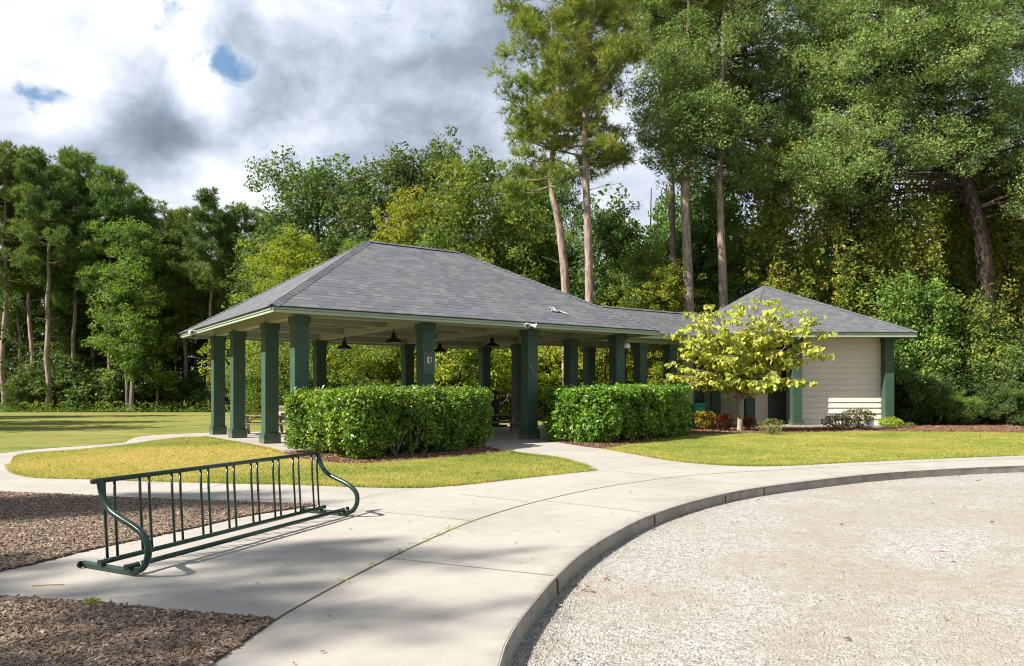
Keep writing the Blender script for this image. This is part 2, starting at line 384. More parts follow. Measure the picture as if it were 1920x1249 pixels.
# ------------------------------------------------------------------ mesh helper
class MB:
    """collects vertices and faces (arrays), builds ONE mesh object"""

    def __init__(s):
        s.v = []; s.f = []; s.n = 0; s.uv = []; s.has_uv = False

    def add(s, verts, faces, uv=None):
        verts = np.asarray(verts, dtype=np.float64).reshape(-1, 3)
        if not isinstance(faces, list): faces = [faces]
        for k in faces:
            k = np.asarray(k, dtype=np.int64)
            s.f.append(k + s.n)
            if uv is not None: s.uv.append(np.asarray(uv, dtype=np.float64)[k.reshape(-1)]); s.has_uv = True
        s.v.append(verts); s.n += len(verts)
        return s

    def box(s, c, size, ax=None):
        x, y, z = (np.array(size) / 2)
        v = np.array([(-x, -y, -z), (x, -y, -z), (x, y, -z), (-x, y, -z), (-x, -y, z), (x, -y, z), (x, y, z), (-x, y, z)])
        if ax is not None: v = v @ np.array(ax)
        v = v + np.array(c)
        return s.add(v, np.array([(0, 3, 2, 1), (4, 5, 6, 7), (0, 1, 5, 4), (1, 2, 6, 5), (2, 3, 7, 6), (3, 0, 4, 7)]))

    def beam(s, a, b, wid, hgt, up=(0, 0, 1)):
        a, b = Vector(a), Vector(b); dx = (b - a).normalized(); u = Vector(up)
        dy = u.cross(dx).normalized(); dz = dx.cross(dy)
        return s.box((a + b) / 2, ((b - a).length, wid, hgt), [dx, dy, dz])

    def tube(s, pts, rad, sides=8, cap=True):
        P = np.asarray(pts, dtype=np.float64); k = len(P)
        rad = np.full(k, rad) if np.isscalar(rad) else np.asarray(rad, dtype=np.float64)
        T = np.gradient(P, axis=0); T /= np.linalg.norm(T, axis=1)[:, None] + 1e-12
        u = np.array((0., 0, 1)) if abs(T[0, 2]) < .9 else np.array((1., 0, 0))
        a = np.linspace(0, 2 * np.pi, sides, endpoint=False); V = []
        for i in range(k):
            u = u - T[i] * (u @ T[i]); u /= np.linalg.norm(u) + 1e-12
            w_ = np.cross(T[i], u)
            V.append(P[i] + rad[i] * (np.cos(a)[:, None] * u + np.sin(a)[:, None] * w_))
        V = np.concatenate(V)
        i = np.arange(k - 1)[:, None] * sides; j = np.arange(sides)[None]; j2 = (j + 1) % sides
        q = np.stack([i + j, i + j2, i + sides + j2, i + sides + j], -1).reshape(-1, 4)
        fs = [q]
        if cap:
            fs += [np.arange(sides)[::-1][None], (np.arange(sides) + (k - 1) * sides)[None]]
        return s.add(V, fs)

    def lathe(s, prof, c=(0, 0, 0), sides=24):
        prof = np.array(prof); k = len(prof); a = np.linspace(0, 2 * np.pi, sides, endpoint=False)
        V = np.stack([np.outer(prof[:, 0], np.cos(a)), np.outer(prof[:, 0], np.sin(a)), np.repeat(prof[:, 1][:, None], sides, 1)], -1).reshape(-1, 3) + np.array(c)
        i = np.arange(k - 1)[:, None] * sides; j = np.arange(sides)[None]; j2 = (j + 1) % sides
        return s.add(V, np.stack([i + j, i + j2, i + sides + j2, i + sides + j], -1).reshape(-1, 4))

    def build(s, name, mat, parent=None, loc=None, smooth=False, bevel=0):
        me = bpy.data.meshes.new(name)
        V = np.concatenate(s.v); idx = np.concatenate([f.reshape(-1) for f in s.f])
        tot = np.concatenate([np.full(len(f), f.shape[1]) for f in s.f])
        me.vertices.add(len(V)); me.vertices.foreach_set('co', V.astype(np.float32).ravel())
        me.loops.add(len(idx)); me.loops.foreach_set('vertex_index', idx.astype(np.int32))
        me.polygons.add(len(tot))
        me.polygons.foreach_set('loop_start', np.concatenate([[0], np.cumsum(tot)[:-1]]).astype(np.int32))
        me.polygons.foreach_set('loop_total', tot.astype(np.int32))
        me.polygons.foreach_set('use_smooth', np.full(len(tot), bool(smooth)))
        if s.has_uv:
            me.uv_layers.new(name='uv').data.foreach_set('uv', np.concatenate(s.uv).astype(np.float32).ravel())
        me.update(calc_edges=True); me.validate()
        me.materials.append(MAT[mat] if isinstance(mat, str) else mat)
        o = bpy.data.objects.new(name, me); col.objects.link(o)
        if parent: o.parent = parent
        if loc is not None: o.location = loc
        if bevel:
            b = o.modifiers.new('bevel', 'BEVEL'); b.width = bevel; b.segments = 2; b.limit_method = 'ANGLE'
        return o


def tag(o, label=None, cat=None, group=None, kind=None):
    for k, v in (('label', label), ('category', cat), ('group', group), ('kind', kind)):
        if v: o[k] = v
    return o


def thing(name, label, cat, loc=(0, 0, 0), rz=0, group=None):
    o = bpy.data.objects.new(name, None); col.objects.link(o)
    o.location = loc; o.rotation_euler = (0, 0, rz); o.empty_display_size = .3
    return tag(o, label, cat, group)


def copy_thing(src, loc, rz=0, scale=(1, 1, 1), label=None, group=None, mats=None):
    r = src.copy(); col.objects.link(r); r.location = loc; r.rotation_euler = (0, 0, rz); r.scale = scale
    if label: r['label'] = label
    if group: r['group'] = group
    for ch in src.children:
        c = ch.copy(); col.objects.link(c); c.parent = r
        for gch in ch.children:
            q = gch.copy(); col.objects.link(q); q.parent = c
        if mats and ch.name.split('.')[0] in mats:
            c.material_slots[0].link = 'OBJECT'; c.material_slots[0].material = MAT[mats[ch.name.split('.')[0]]]
    return r


def struct(name, mb, mat, label=None, cat=None):
    o = mb.build(name, mat); o['kind'] = 'structure'
    if label: o['label'] = label
    if cat: o['category'] = cat
    return o


def G(px, py, z=0.0):
    """a photo pixel taken down to the ground plane at height z"""
    y = (EYE - z) * F / (py - 740.0)
    return np.array(((px - 960) / F * y, y))


def smooth_line(pts, n=10):
    P = np.array(pts, dtype=float); out = []
    E = np.vstack([2 * P[0] - P[1], P, 2 * P[-1] - P[-2]])
    for i in range(1, len(E) - 2):
        t = np.linspace(0, 1, n, endpoint=False)[:, None]
        a, b, c, d = E[i - 1], E[i], E[i + 1], E[i + 2]
        out.append(.5 * (2 * b + (c - a) * t + (2 * a - 5 * b + 4 * c - d) * t ** 2 + (3 * b - a - 3 * c + d) * t ** 3))
    return np.vstack(out + [P[-1:]])


def gl(pixels, n=8, z=0.0):
    return smooth_line([G(*p, z) for p in pixels], n)


def sheet(poly, z, skirt=0.0):
    """one flat sheet over a polygon, with a small skirt down its edge"""
    bm = bmesh.new()
    vs = [bm.verts.new((p[0], p[1], z)) for p in poly]
    f = bm.faces.new(vs); f.normal_update()
    if f.normal.z < 0: f.normal_flip()
    if skirt:
        lo = [bm.verts.new((p[0], p[1], z - skirt)) for p in poly]
        for i in range(len(vs)):
            j = (i + 1) % len(vs); bm.faces.new((vs[i], vs[j], lo[j], lo[i]))
    bmesh.ops.triangulate(bm, faces=bm.faces[:])
    bm.verts.index_update()
    mb = MB(); mb.add([v.co[:] for v in bm.verts], np.array([[v.index for v in f.verts] for f in bm.faces]))
    bm.free(); return mb


def inside(P, poly):
    x, y = P[:, 0], P[:, 1]; poly = np.asarray(poly); r = np.zeros(len(P), bool); j = len(poly) - 1
    for i in range(len(poly)):
        xi, yi = poly[i]; xj, yj = poly[j]
        hit = ((yi > y) != (yj > y)) & (x < (xj - xi) * (y - yi) / (yj - yi + 1e-12) + xi)
        r ^= hit; j = i
    return r


def scatter(rng, poly, n, nearpow=0.0):
    poly = np.asarray(poly); lo, hi = poly.min(0), poly.max(0); out = []; got = 0
    while got < n:
        P = lo + rng.random((n * 2 + 200, 2)) * (hi - lo)
        P = P[inside(P, poly)]
        if nearpow:
            yref = max(lo[1], 3.5)
            P = P[rng.random(len(P)) < (yref / np.maximum(P[:, 1], yref)) ** nearpow]
        out.append(P); got += len(P)
    return np.vstack(out)[:n]


def unit(a):
    return a / (np.linalg.norm(a, axis=-1, keepdims=True) + 1e-9)


def leaf_quads(mb, rng, C, size, nrm=None, up=.5, aspect=.55, fold=.12, jit=.35):
    """one diamond-shaped leaf at each centre"""
    n_ = len(C); r = rng.normal(size=(n_, 3))
    nn = r + np.array((0, 0, up * 2))
    if nrm is not None: nn = nn + nrm
    nn = unit(nn); t = unit(np.cross(nn, rng.normal(size=(n_, 3)))); b = np.cross(nn, t)
    L = (size * (1 - jit + 2 * jit * rng.random(n_)))[:, None]; W = L * aspect
    V = np.stack([C - t * L / 2, C + b * W / 2 + nn * L * fold - t * L * .08, C + t * L / 2, C - b * W / 2 + nn * L * fold - t * L * .08], 1).reshape(-1, 3)
    mb.add(V, np.arange(n_ * 4).reshape(-1, 4))


def needle_tufts(mb, rng, C, D, k=11, length=.34, width=.045):
    n_ = len(C)
    dd = unit(rng.normal(size=(n_, k, 3)) * .62 + D[:, None] * .75 + np.array((0, 0, .12)))
    L = length * (.7 + .6 * rng.random((n_, k, 1)))
    side = unit(np.cross(dd, rng.normal(size=(n_, k, 3)))) * width / 2
    base = C[:, None] + dd * .03
    V = np.stack([base - side, base + side, base + dd * L], 2).reshape(-1, 3)
    mb.add(V, np.arange(n_ * k * 3).reshape(-1, 3))


# ------------------------------------------------------------------ ground
curb_px = [(954, 1199), (980, 1157), (1010, 1120), (1043, 1082), (1095, 1035), (1160, 995), (1226, 964), (1320, 935), (1432, 913), (1615, 891), (1760, 880.5), (1920, 873)]
curb = smooth_line([(-.33, -25), (-.33, -6), (-.31, 0), (-.22, 2.6)] + [G(937, 1249)] + [G(*p) for p in curb_px] + [(15.8, 18.4), (22, 19.2), (40, 19.6), (160, 20)], 10)

ground = sheet(list(curb[::4]) + [curb[-1], (300, 20), (300, 500), (-400, 500), (-400, -25)], -.02)
struct('ground', ground, 'forest_floor', 'brown leaf covered forest floor under the trees', 'ground')
struct('gravel_lot', sheet([(-1.2, -25), (160, -25), (160, 30), (-1.2, 30)], -.15), 'gravel', 'pale gravel parking lot below the curved curb', 'gravel')

walk_back = [(26, 21.5), (26, 30), (9, 38), (-1, 42), (-14, 36), (-20, 27.5), (-26, 24), (-26, 10), (-13, 4), (-9, -4)]
i0 = int(np.argmin(abs(curb[:, 1] + 6))); i1 = int(np.argmin(abs(curb[:, 0] - 22)))
edge = curb[i0:i1]
struct('sidewalk', sheet(list(edge) + walk_back, 0.0), 'concrete', 'pale concrete sidewalk curving past the lawn', 'sidewalk')
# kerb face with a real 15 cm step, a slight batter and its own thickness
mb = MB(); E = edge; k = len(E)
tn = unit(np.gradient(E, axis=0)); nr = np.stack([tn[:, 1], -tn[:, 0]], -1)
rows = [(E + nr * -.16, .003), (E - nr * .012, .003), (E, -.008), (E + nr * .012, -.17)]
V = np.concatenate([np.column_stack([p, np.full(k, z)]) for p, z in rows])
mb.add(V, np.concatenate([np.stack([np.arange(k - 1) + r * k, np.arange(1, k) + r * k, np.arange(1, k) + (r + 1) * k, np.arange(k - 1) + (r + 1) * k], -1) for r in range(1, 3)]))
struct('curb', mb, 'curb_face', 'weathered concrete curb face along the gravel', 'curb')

# lawns, beds
lawn_low = gl([(17, 873), (24, 884), (47, 892), (87, 897), (187, 899), (262, 902), (408, 906), (554, 909), (650, 912.5), (766, 915), (830, 912), (897, 906), (1000, 894.5), (1119, 882)])
lawn_top = gl([(1119, 882), (1047, 861.5), (972, 852), (954, 848)], 5)[1:]
bed_front = gl([(954, 848), (900, 853), (850, 858), (760, 864), (680, 870), (620, 868), (575, 862), (540, 854)], 5)[1:]
lawn_left = gl([(528, 851), (496, 841), (437, 830), (370, 819.5), (300, 825), (230, 835), (150, 843), (60, 850), (28, 856), (17, 873)], 6)
center_lawn = np.vstack([lawn_low, lawn_top, bed_front, lawn_left[:-1]])
struct('front_lawn', sheet(center_lawn, .012, .03), 'lawn', 'sunlit golden lawn between the walks before the hedge', 'lawn')

hedge_bed = np.vstack([gl([(954, 848), (900, 853), (850, 858), (760, 864), (680, 870), (620, 868), (575, 862), (540, 854)], 5), [G(531, 850), (-5.75, 22.5), (-1.75, 25.2)], gl([(897, 836), (954, 848)], 4)[:-1]])
struct('hedge_bed', sheet(hedge_bed, .016, .03), 'mulch_soil', 'shaded mulch bed under the left hedge', 'mulch')

rl_low = gl([(1134, 842), (1190, 852), (1260, 864), (1330, 871), (1400, 874), (1480, 873), (1600, 867), (1760, 860), (1920, 854)])
rl_top = gl([(1990, 812), (1920, 812), (1740, 810), (1600, 809.5), (1500, 812), (1390, 813), (1300, 816), (1240, 824), (1190, 832), (1134, 842)])
right_lawn = np.vstack([rl_low, [(18, 21.2), (26.3, 22), (26.3, 31)], rl_top[:-1]])
struct('side_lawn', sheet(right_lawn, .012, .03), 'lawn', 'sunlit lawn between the mulch bed and the curved walk', 'lawn')
right_bed = np.vstack([rl_top[::-1], [(26, 40), (19.2, 40), (19.2, 37.6), (9.6, 37.6), (8.2, 37.4), (6.2, 33.2), (5.4, 29.6)], [G(1044, 829)], gl([(1044, 829), (1085, 836), (1134, 842)], 4)[1:-1]])
struct('mulch_bed', sheet(right_bed, .016, .03), 'mulch_soil', 'red brown mulch bed along the restroom and right hedge', 'mulch')

field_edge = gl([(-200, 873), (0, 850), (67, 842.5), (140, 837), (230, 830), (239, 825.5), (262, 818.5), (320, 814), (394, 811)], 6)
field = np.vstack([field_edge, [(-12.6, 32.2), (-2.2, 39.4), (0, 41), (9, 47), (40, 47), (40, 58), (-2, 62), (-18, 72), (-60, 73), (-90, 70), (-90, 20), (-30, 19.5)]])
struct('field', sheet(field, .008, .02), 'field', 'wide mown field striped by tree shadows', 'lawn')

bark_up = np.vstack([gl([(-160, 911), (0, 923.5), (150, 930), (233, 935), (400, 941), (594, 948)], 5), gl([(594, 948), (464, 968), (357, 992), (185, 1028), (112, 1046), (56, 1060), (0, 1072), (-150, 1108)], 5)[1:]])
bark_lo = np.vstack([gl([(-300, 1098), (0, 1121), (181, 1133), (300, 1146), (515, 1163)], 5), gl([(515, 1163), (455, 1205), (395, 1249), (300, 1330)], 5)[1:], [(-4.5, 2.5)]])
struct('bark_bed', sheet(bark_up, .010, .02), 'bark_bed', 'bark mulch bed behind the bicycle rack', 'mulch')
struct('bark_strip', sheet(bark_lo, .010, .02), 'bark_bed', 'bark mulch bed in the near left corner', 'mulch')

# pavilion floor
U_ = np.array((math.cos(R(34.5)), math.sin(R(34.5)))); W_ = np.array((-U_[1], U_[0]))
P0 = np.array((-6.3, 22.8))


def pav(t, dd):
    return P0 + U_ * t + W_ * dd


slab = [pav(-.75, -.72), pav(13.3, -.72), pav(13.3, 2.2), pav(20.5, 2.2), pav(20.5, 7.2), pav(13.3, 7.2), pav(13.3, 10.3), pav(-.75, 10.3)]
struct('floor_slab', sheet(slab, .014, .02), 'concrete', 'concrete floor under the pavilion roof', 'floor')

# joints in the concrete: thin tooled strips
mb = MB()


def strip(pts, wd=.012, z=.0045):
    pts = np.asarray(pts, float); t_ = unit(np.gradient(pts, axis=0)); n_ = np.stack([-t_[:, 1], t_[:, 0]], -1) * wd / 2
    k_ = len(pts); V = np.column_stack([np.vstack([pts - n_, pts + n_]), np.full(2 * k_, z)])
    mb.add(V, np.stack([np.arange(k_ - 1), np.arange(1, k_), np.arange(1, k_) + k_, np.arange(k_ - 1) + k_], -1))


strip(gl([(440, 1216), (515, 1164), (560, 1137), (640, 1093), (730, 1047), (822, 1004), (901, 972), (1002, 942), (1119, 916), (1231, 899), (1330, 889), (1480, 880), (1700, 868), (1920, 859.5)]), .020)
for a, b in (((730, 1047), (1038, 1080)), ((1019, 939), (1226, 963)), ((879, 976), (725, 961)), ((991, 941), (860, 927)), ((1141, 882), (1265, 897)), ((1137, 880), (1269, 867)), ((680, 932), (774, 917)),
             ((965, 850.5), (1107, 843)), ((1265, 897), (1432, 912)), ((1480, 880), (1615, 890)), ((125, 924), (181, 915)), ((594, 948), (700, 932)), ((725, 961), (600, 947)), ((300, 935), (420, 908))):
    strip(np.linspace(G(*a), G(*b), 6), .010)
struct('pavement_joint', mb, 'joint', 'dark tooled joints across the concrete walk', 'joint')
# joints down the curb face
mb = MB()
for px, py in ((1043, 1082), (1226, 964), (1432, 913), (1668, 886.5), (1360, 926.5)):
    g = G(px, py); i = int(np.argmin(np.linalg.norm(E - g, axis=1)))
    c_ = E[i] + nr[i] * .006
    mb.box((c_[0], c_[1], -.08), (.012, .03, .145), [(*tn[i], 0), (*nr[i], 0), (0, 0, 1)])
struct('curb_joint', mb, 'joint', 'dark joints down the curb face', 'joint')

rng = np.random.default_rng(5)


def blades(name, poly, n_, hgt, label, wd=.013, nearpow=1.0):
    P = scatter(rng, poly, n_, nearpow); n_ = len(P)
    h = hgt * (.5 + rng.random(n_)); a = rng.random(n_) * 6.283; lean = rng.normal(size=(n_, 2)) * .55
    t_ = np.stack([np.cos(a), np.sin(a)], -1) * wd / 2
    z0 = np.full(n_, .008)
    V = np.stack([np.column_stack([P - t_, z0]), np.column_stack([P + t_, z0]), np.column_stack([P + lean * h[:, None], z0 + h])], 1).reshape(-1, 3)
    mb_ = MB(); mb_.add(V, np.arange(n_ * 3).reshape(-1, 3))
    return tag(mb_.build(name, 'grass_blade'), label, 'grass', kind='stuff')


blades('grass', center_lawn, 120000, .030, 'short golden green grass on the front lawn')
blades('grass', right_lawn, 120000, .032, 'short green grass on the lawn beside the restroom', .016)
# taller grass spilling over the lawn edges
mbp = []
for ln in (lawn_low, lawn_left[:18], rl_low, lawn_top):
    for _ in range(260):
        k_ = rng.integers(0, len(ln) - 1, 26); tt = rng.random(26)[:, None]
        mbp.append(ln[k_] * (1 - tt) + ln[k_ + 1] * tt + rng.normal(size=(26, 2)) * .035)
P = np.vstack(mbp); n_ = len(P); h = .03 + .05 * rng.random(n_); a = rng.random(n_) * 6.283; lean = rng.normal(size=(n_, 2)) * .6
t_ = np.stack([np.cos(a), np.sin(a)], -1) * .007
V = np.stack([np.column_stack([P - t_, np.full(n_, .003)]), np.column_stack([P + t_, np.full(n_, .003)]), np.column_stack([P + lean * h[:, None], h])], 1).reshape(-1, 3)
mb = MB(); mb.add(V, np.arange(n_ * 3).reshape(-1, 3)); tag(mb.build('edge_grass', 'grass_blade'), 'longer grass fringing the lawn edges', 'grass', kind='stuff')


def chips(name, poly, n_, mat, label, l0=.03, l1=.085, nearpow=1.0, tilt=.28, z=.014):
    P = scatter(rng, poly, n_, nearpow); n_ = len(P)
    C = np.column_stack([P, z + rng.random(n_) * .010])
    nn = unit(np.column_stack([rng.normal(size=(n_, 2)) * tilt, np.ones(n_)]))
    t_ = unit(np.cross(nn, rng.normal(size=(n_, 3)))); b = np.cross(nn, t_)
    L = (l0 + (l1 - l0) * rng.random(n_) ** 2)[:, None]; Wd = L * (.16 + .26 * rng.random((n_, 1))); th = .003
    q = [C - t_ * L / 2 - b * Wd * .4, C - t_ * L * .42 + b * Wd * .5, C + t_ * L / 2 + b * Wd * .35, C + t_ * L * .4 - b * Wd * .5]
    V = np.stack([x + nn * th for x in q] + [x - nn * .006 for x in q], 1).reshape(-1, 3)
    i = np.arange(n_)[:, None, None] * 8
    f = np.array([(0, 3, 2, 1), (0, 1, 5, 4), (1, 2, 6, 5), (2, 3, 7, 6), (3, 0, 4, 7)])[None]
    mb_ = MB(); mb_.add(V, (i + f).reshape(-1, 4))
    return tag(mb_.build(name, mat), label, 'bark', kind='stuff')


chips('bark_chips', bark_lo, 36000, 'chip', 'loose grey brown bark chips in the near left corner', .022, .075, .6)
chips('bark_chips', bark_up, 55000, 'chip', 'loose bark chips behind the bicycle rack', .03, .09, .6)
chips('mulch_chips', right_bed, 14000, 'red_chip', 'red brown mulch chips along the restroom', .05, .15, .3, .5, .02)
chips('mulch_chips', hedge_bed, 9000, 'red_chip', 'brown mulch chips under the left hedge', .04, .12, .3, .5, .02)

# gravel stones, lying thick near the camera and along the curb
gv = np.vstack([E[(E[:, 1] > 3)][:, :2] + nr[(E[:, 1] > 3)] * .02, [(24, 15), (13, 3.5), (.1, 3.5)]])
P = scatter(rng, gv, 95000, 1.5)
Pc = []
k_ = rng.integers(40, len(E) - 1, 9000); Pc = E[k_] + nr[k_] * (.02 + np.abs(rng.normal(size=(9000, 1))) * .12) + rng.normal(size=(9000, 2)) * .06
rd = np.linalg.norm(P - np.array((14.2, 3.0)), axis=1) + .5 * np.sin(P[:, 0] * 1.3 + P[:, 1] * .9)
P = P[~((np.minimum(abs(rd - 12.2), abs(rd - 10.2)) < .5) & (rng.random(len(P)) < .72))]
P = np.vstack([P, Pc[inside(Pc, gv)]])
n_ = len(P); s_ = (.0035 + .011 * rng.random(n_) ** 3)
s_[rng.random(n_) < .006] *= 1.7
a = rng.random(n_) * 6.283; ring = np.stack([np.stack([np.cos(a + q * 1.571), np.sin(a + q * 1.571)], -1) * (.6 + .6 * rng.random((n_, 1))) for q in range(4)], 1)
B = np.concatenate([P[:, None] + ring * s_[:, None, None], np.full((n_, 4, 1), -.152)], -1)
off = rng.normal(size=(n_, 1, 2)) * .2 * s_[:, None, None]
T = np.concatenate([P[:, None] + off + ring * s_[:, None, None] * (.35 + .35 * rng.random((n_, 4, 1))), (-.15 + s_[:, None] * (.5 + .6 * rng.random((n_, 4))))[..., None]], -1)
V = np.concatenate([B, T], 1).reshape(-1, 3); i = np.arange(n_)[:, None, None] * 8
f = np.array([(4, 5, 6, 7), (0, 1, 5, 4), (1, 2, 6, 5), (2, 3, 7, 6), (3, 0, 4, 7)])[None]
mb = MB(); mb.add(V, (i + f).reshape(-1, 4)); tag(mb.build('gravel_stones', 'stone'), 'loose pale stones covering the gravel lot', 'gravel', kind='stuff')

# fallen leaves and twigs
P = np.vstack([scatter(rng, gv, 150, 1.0), E[rng.integers(60, len(E) - 1, 70)] + rng.normal(size=(70, 2)) * .12 + .12])
mb = MB(); leaf_quads(mb, rng, np.column_stack([P, np.full(len(P), -.135)]), .055, None, 2.0, .6, .15, .5)
P = scatter(rng, list(edge[30:]) + walk_back[:1] + [(-6, 10), (-3, 4)], 60, 1.0)
leaf_quads(mb, rng, np.column_stack([P, np.full(len(P), .012)]), .04, None, 3.0, .5, .1, .5)
P = np.vstack([scatter(rng, center_lawn, 90), scatter(rng, right_lawn, 170)]); leaf_quads(mb, rng, np.column_stack([P, np.full(len(P), .045)]), .075, None, 1.5, .6, .15, .5)
for _ in range(55):
    p_ = scatter(rng, gv, 1, 1.0)[0]; a = rng.random() * 6.28; l_ = .04 + .1 * rng.random()
    mb.tube([(p_[0], p_[1], -.137), (p_[0] + math.cos(a) * l_ * .5, p_[1] + math.sin(a) * l_ * .5, -.13), (p_[0] + math.cos(a + .3) * l_, p_[1] + math.sin(a + .3) * l_, -.139)], .0022, 4)
g = G(60, 1100); mb.tube([(g[0], g[1], .006), (g[0] + .1, g[1] + .02, .009), (g[0] + .24, g[1] + .05, .006)], .004, 5)
tag(mb.build('leaf_litter', 'dead_leaf'), 'scattered dead leaves and twigs on gravel and walk', 'leaf litter', kind='stuff')
# weeds in the joint
mb = MB(); cj = gl([(515, 1164), (560, 1137), (640, 1093), (730, 1047), (822, 1004), (901, 972), (1002, 942)])
for fr in (.35, .45, .5, .55, .6, .64, .68, .71, .74, .8):
    c_ = cj[int(fr * (len(cj) - 1))]; P = c_ + rng.normal(size=(30, 2)) * np.array((.035, .06))
    leaf_quads(mb, rng, np.column_stack([P, .012 + .02 * rng.random(30)]), .022, None, .5, .4)
for c_ in (G(176, 1134), G(171, 1136)):
    P = c_ + rng.normal(size=(60, 2)) * .03; leaf_quads(mb, rng, np.column_stack([P, .015 + .04 * rng.random(60)]), .03, None, .4, .3)
tag(mb.build('joint_weeds', 'lime_shrub'), 'tiny weeds sprouting in the pavement joint', 'weeds', kind='stuff')
# pink plastic strip on the gravel
g = G(1765, 1034, -.15); mb = MB()
mb.tube([(g[0] - .11, g[1] + .03, -.142), (g[0] - .04, g[1], -.135), (g[0] + .03, g[1] - .005, -.138), (g[0] + .1, g[1] - .03, -.143)], [.006, .010, .009, .005], 5)
tag(mb.build('plastic_scrap', 'pink'), 'small pink scrap of plastic lying on the gravel', 'litter')

# ------------------------------------------------------------------ pavilion
PAV_RZ = R(34.5)
pavilion = thing('picnic_pavilion', 'large open picnic pavilion with dark green square columns and grey shingled hip roof', 'pavilion', (P0[0], P0[1], .014), PAV_RZ)
LX, LY, OH = 12.6, 9.6, 1.18
ZC, ZE, ZR = 3.90, 4.05, 7.41          # column top, eave top, ridge
X0, X1, Y0, Y1 = -OH, LX + OH, -OH, LY + OH
RA, RB, RM = X0 + 5.49, X1 - 5.49, LY / 2


def roof_mesh(mb, faces, thick=.05):
    """faces: lists of 3-D points, first edge along the eave; uv runs along the eave and up the slope"""
    for f in faces:
        f = [Vector(p) for p in f]; e = (f[1] - f[0]).normalized(); nrm = e.cross(f[-1] - f[0]).normalized(); up = nrm.cross(e)
        uvs = [((p - f[0]).dot(e) + f[0].x * 1.7, (p - f[0]).dot(up)) for p in f]
        mb.add([p[:] for p in f], np.arange(len(f))[None], uvs)


e00, e10, e11, e01 = (X0, Y0, ZE), (X1, Y0, ZE), (X1, Y1, ZE), (X0, Y1, ZE)
ra, rb = (RA, RM, ZR), (RB, RM, ZR)
mb = MB(); roof_mesh(mb, [[e00, e10, rb, ra], [e10, e11, rb], [e11, e01, ra, rb], [e01, e00, ra]])
roof = mb.build('roof', 'shingle', pavilion)


def cap_strip(mb, a, b, wid=.17, lift=.028, seg=.22, drop=.5):
    """overlapping ridge cap shingles bent over a hip or ridge"""
    a, b = Vector(a), Vector(b); dx = (b - a).normalized(); sd_ = Vector((0, 0, 1)).cross(dx).normalized(); n_ = int((b - a).length / seg)
    up = dx.cross(sd_)
    for i in range(n_):
        p, q = a + dx * seg * i, a + dx * seg * (i + 1.12)
        lo, hi = lift + .012, lift
        pts = []
        for pt, l in ((p, lo), (q, hi)):
            for s_ in (-1, 0, 1):
                pts.append((pt + sd_ * s_ * wid + up * (l - (abs(s_) * wid * drop)))[:])
        low = [(Vector(x) - up * .03)[:] for x in pts[:3]]
        mb.add(pts + low, np.array([(0, 1, 4, 3), (1, 2, 5, 4), (6, 7, 1, 0), (7, 8, 2, 1)]), [(i * .31 + u_, v_) for u_, v_ in ((0, .03), (.17, .03), (.34, .03), (0, .2), (.17, .2), (.34, .2), (0, 0), (.17, 0), (.34, 0))])


mb = MB()
for a_, b_ in ((e00, ra), (e10, rb), (e11, rb), (e01, ra), (ra, rb)): cap_strip(mb, a_, b_)
mb.build('hip_cap', 'shingle', roof)
mb = MB(); dz = .10
f_ = [[(x, y, z - dz) for x, y, z in q][::-1] for q in ([e00, e10, rb, ra], [e10, e11, rb], [e11, e01, ra, rb], [e01, e00, ra])]
for q in f_: mb.add(q, np.arange(len(q))[None])
mb.build('ceiling', 'ceiling', pavilion)
mb = MB(); ft = .045
for (ax, ay), (bx, by) in (((X0, Y0), (X1, Y0)), ((X1, Y0), (X1, Y1)), ((X1, Y1), (X0, Y1)), ((X0, Y1), (X0, Y0))):
    a_, b_ = Vector((ax, ay, ZE - .105)), Vector((bx, by, ZE - .105)); dx = (b_ - a_).normalized(); inn = Vector((-dx.y, dx.x, 0))
    a_, b_ = a_ + inn * .05 + dx * .05, b_ + inn * .05 - dx * .005
    mb.beam(a_, b_, ft, .15); mb.beam(a_ + inn * .034 + Vector((0, 0, -.05)), b_ + inn * .034 + Vector((0, 0, -.05)), .022, .04)
mb.build('fascia', 'fascia_green', pavilion, bevel=.006)
mb = MB()      # drip edge under the shingles
for (ax, ay), (bx, by) in (((X0, Y0), (X1, Y0)), ((X1, Y0), (X1, Y1)), ((X1, Y1), (X0, Y1)), ((X0, Y1), (X0, Y0))):
    a_, b_ = Vector((ax, ay, ZE - .013)), Vector((bx, by, ZE - .013)); mb.beam(a_, b_, .03, .022)
mb.build('drip_edge', 'lamp_black', pavilion)


def wood_beam(name, a, b, w_=.27, h_=.60, mat='beam_sage'):
    m_ = MB(); m_.beam(a, b, w_, h_); return m_.build(name, mat, pavilion, bevel=.008)


zb = ZC + .30
for a_, b_ in (((-.14, 0, zb), (LX + .14, 0, zb)), ((-.14, LY, zb), (LX + .14, LY, zb)), ((0, .137, zb + .004), (0, LY - .137, zb + .004)), ((LX, .137, zb + .004), (LX, LY - .137, zb + .004))):
    wood_beam('perimeter_beam', a_, b_)
for x in (4.2, 8.4): wood_beam('cross_beam', (x, .137, ZC + .235), (x, LY - .137, ZC + .235), .24, .46)
for y in (2.85, 6.72):
    for a_, b_ in ((.137, 4.078), (4.322, 8.278), (8.522, LX - .137)):
        wood_beam('purlin', (a_, y, ZC + .26), (b_, y, ZC + .26), .16, .36)
for y in (1.4, 4.8, 8.2):
    for a_, b_ in ((.137, 4.078), (4.322, 8.278), (8.522, LX - .137)):
        wood_beam('joist', (a_, y, ZC + .30), (b_, y, ZC + .30), .10, .26)
cs = .44
mbs = MB(); mbs.box((0, 0, ZC / 2 + .1), (cs, cs, ZC - .2)); mbp = MB(); mbp.box((0, 0, .15), (.55, .55, .30)); mbp.box((0, 0, .325), (.51, .51, .05))
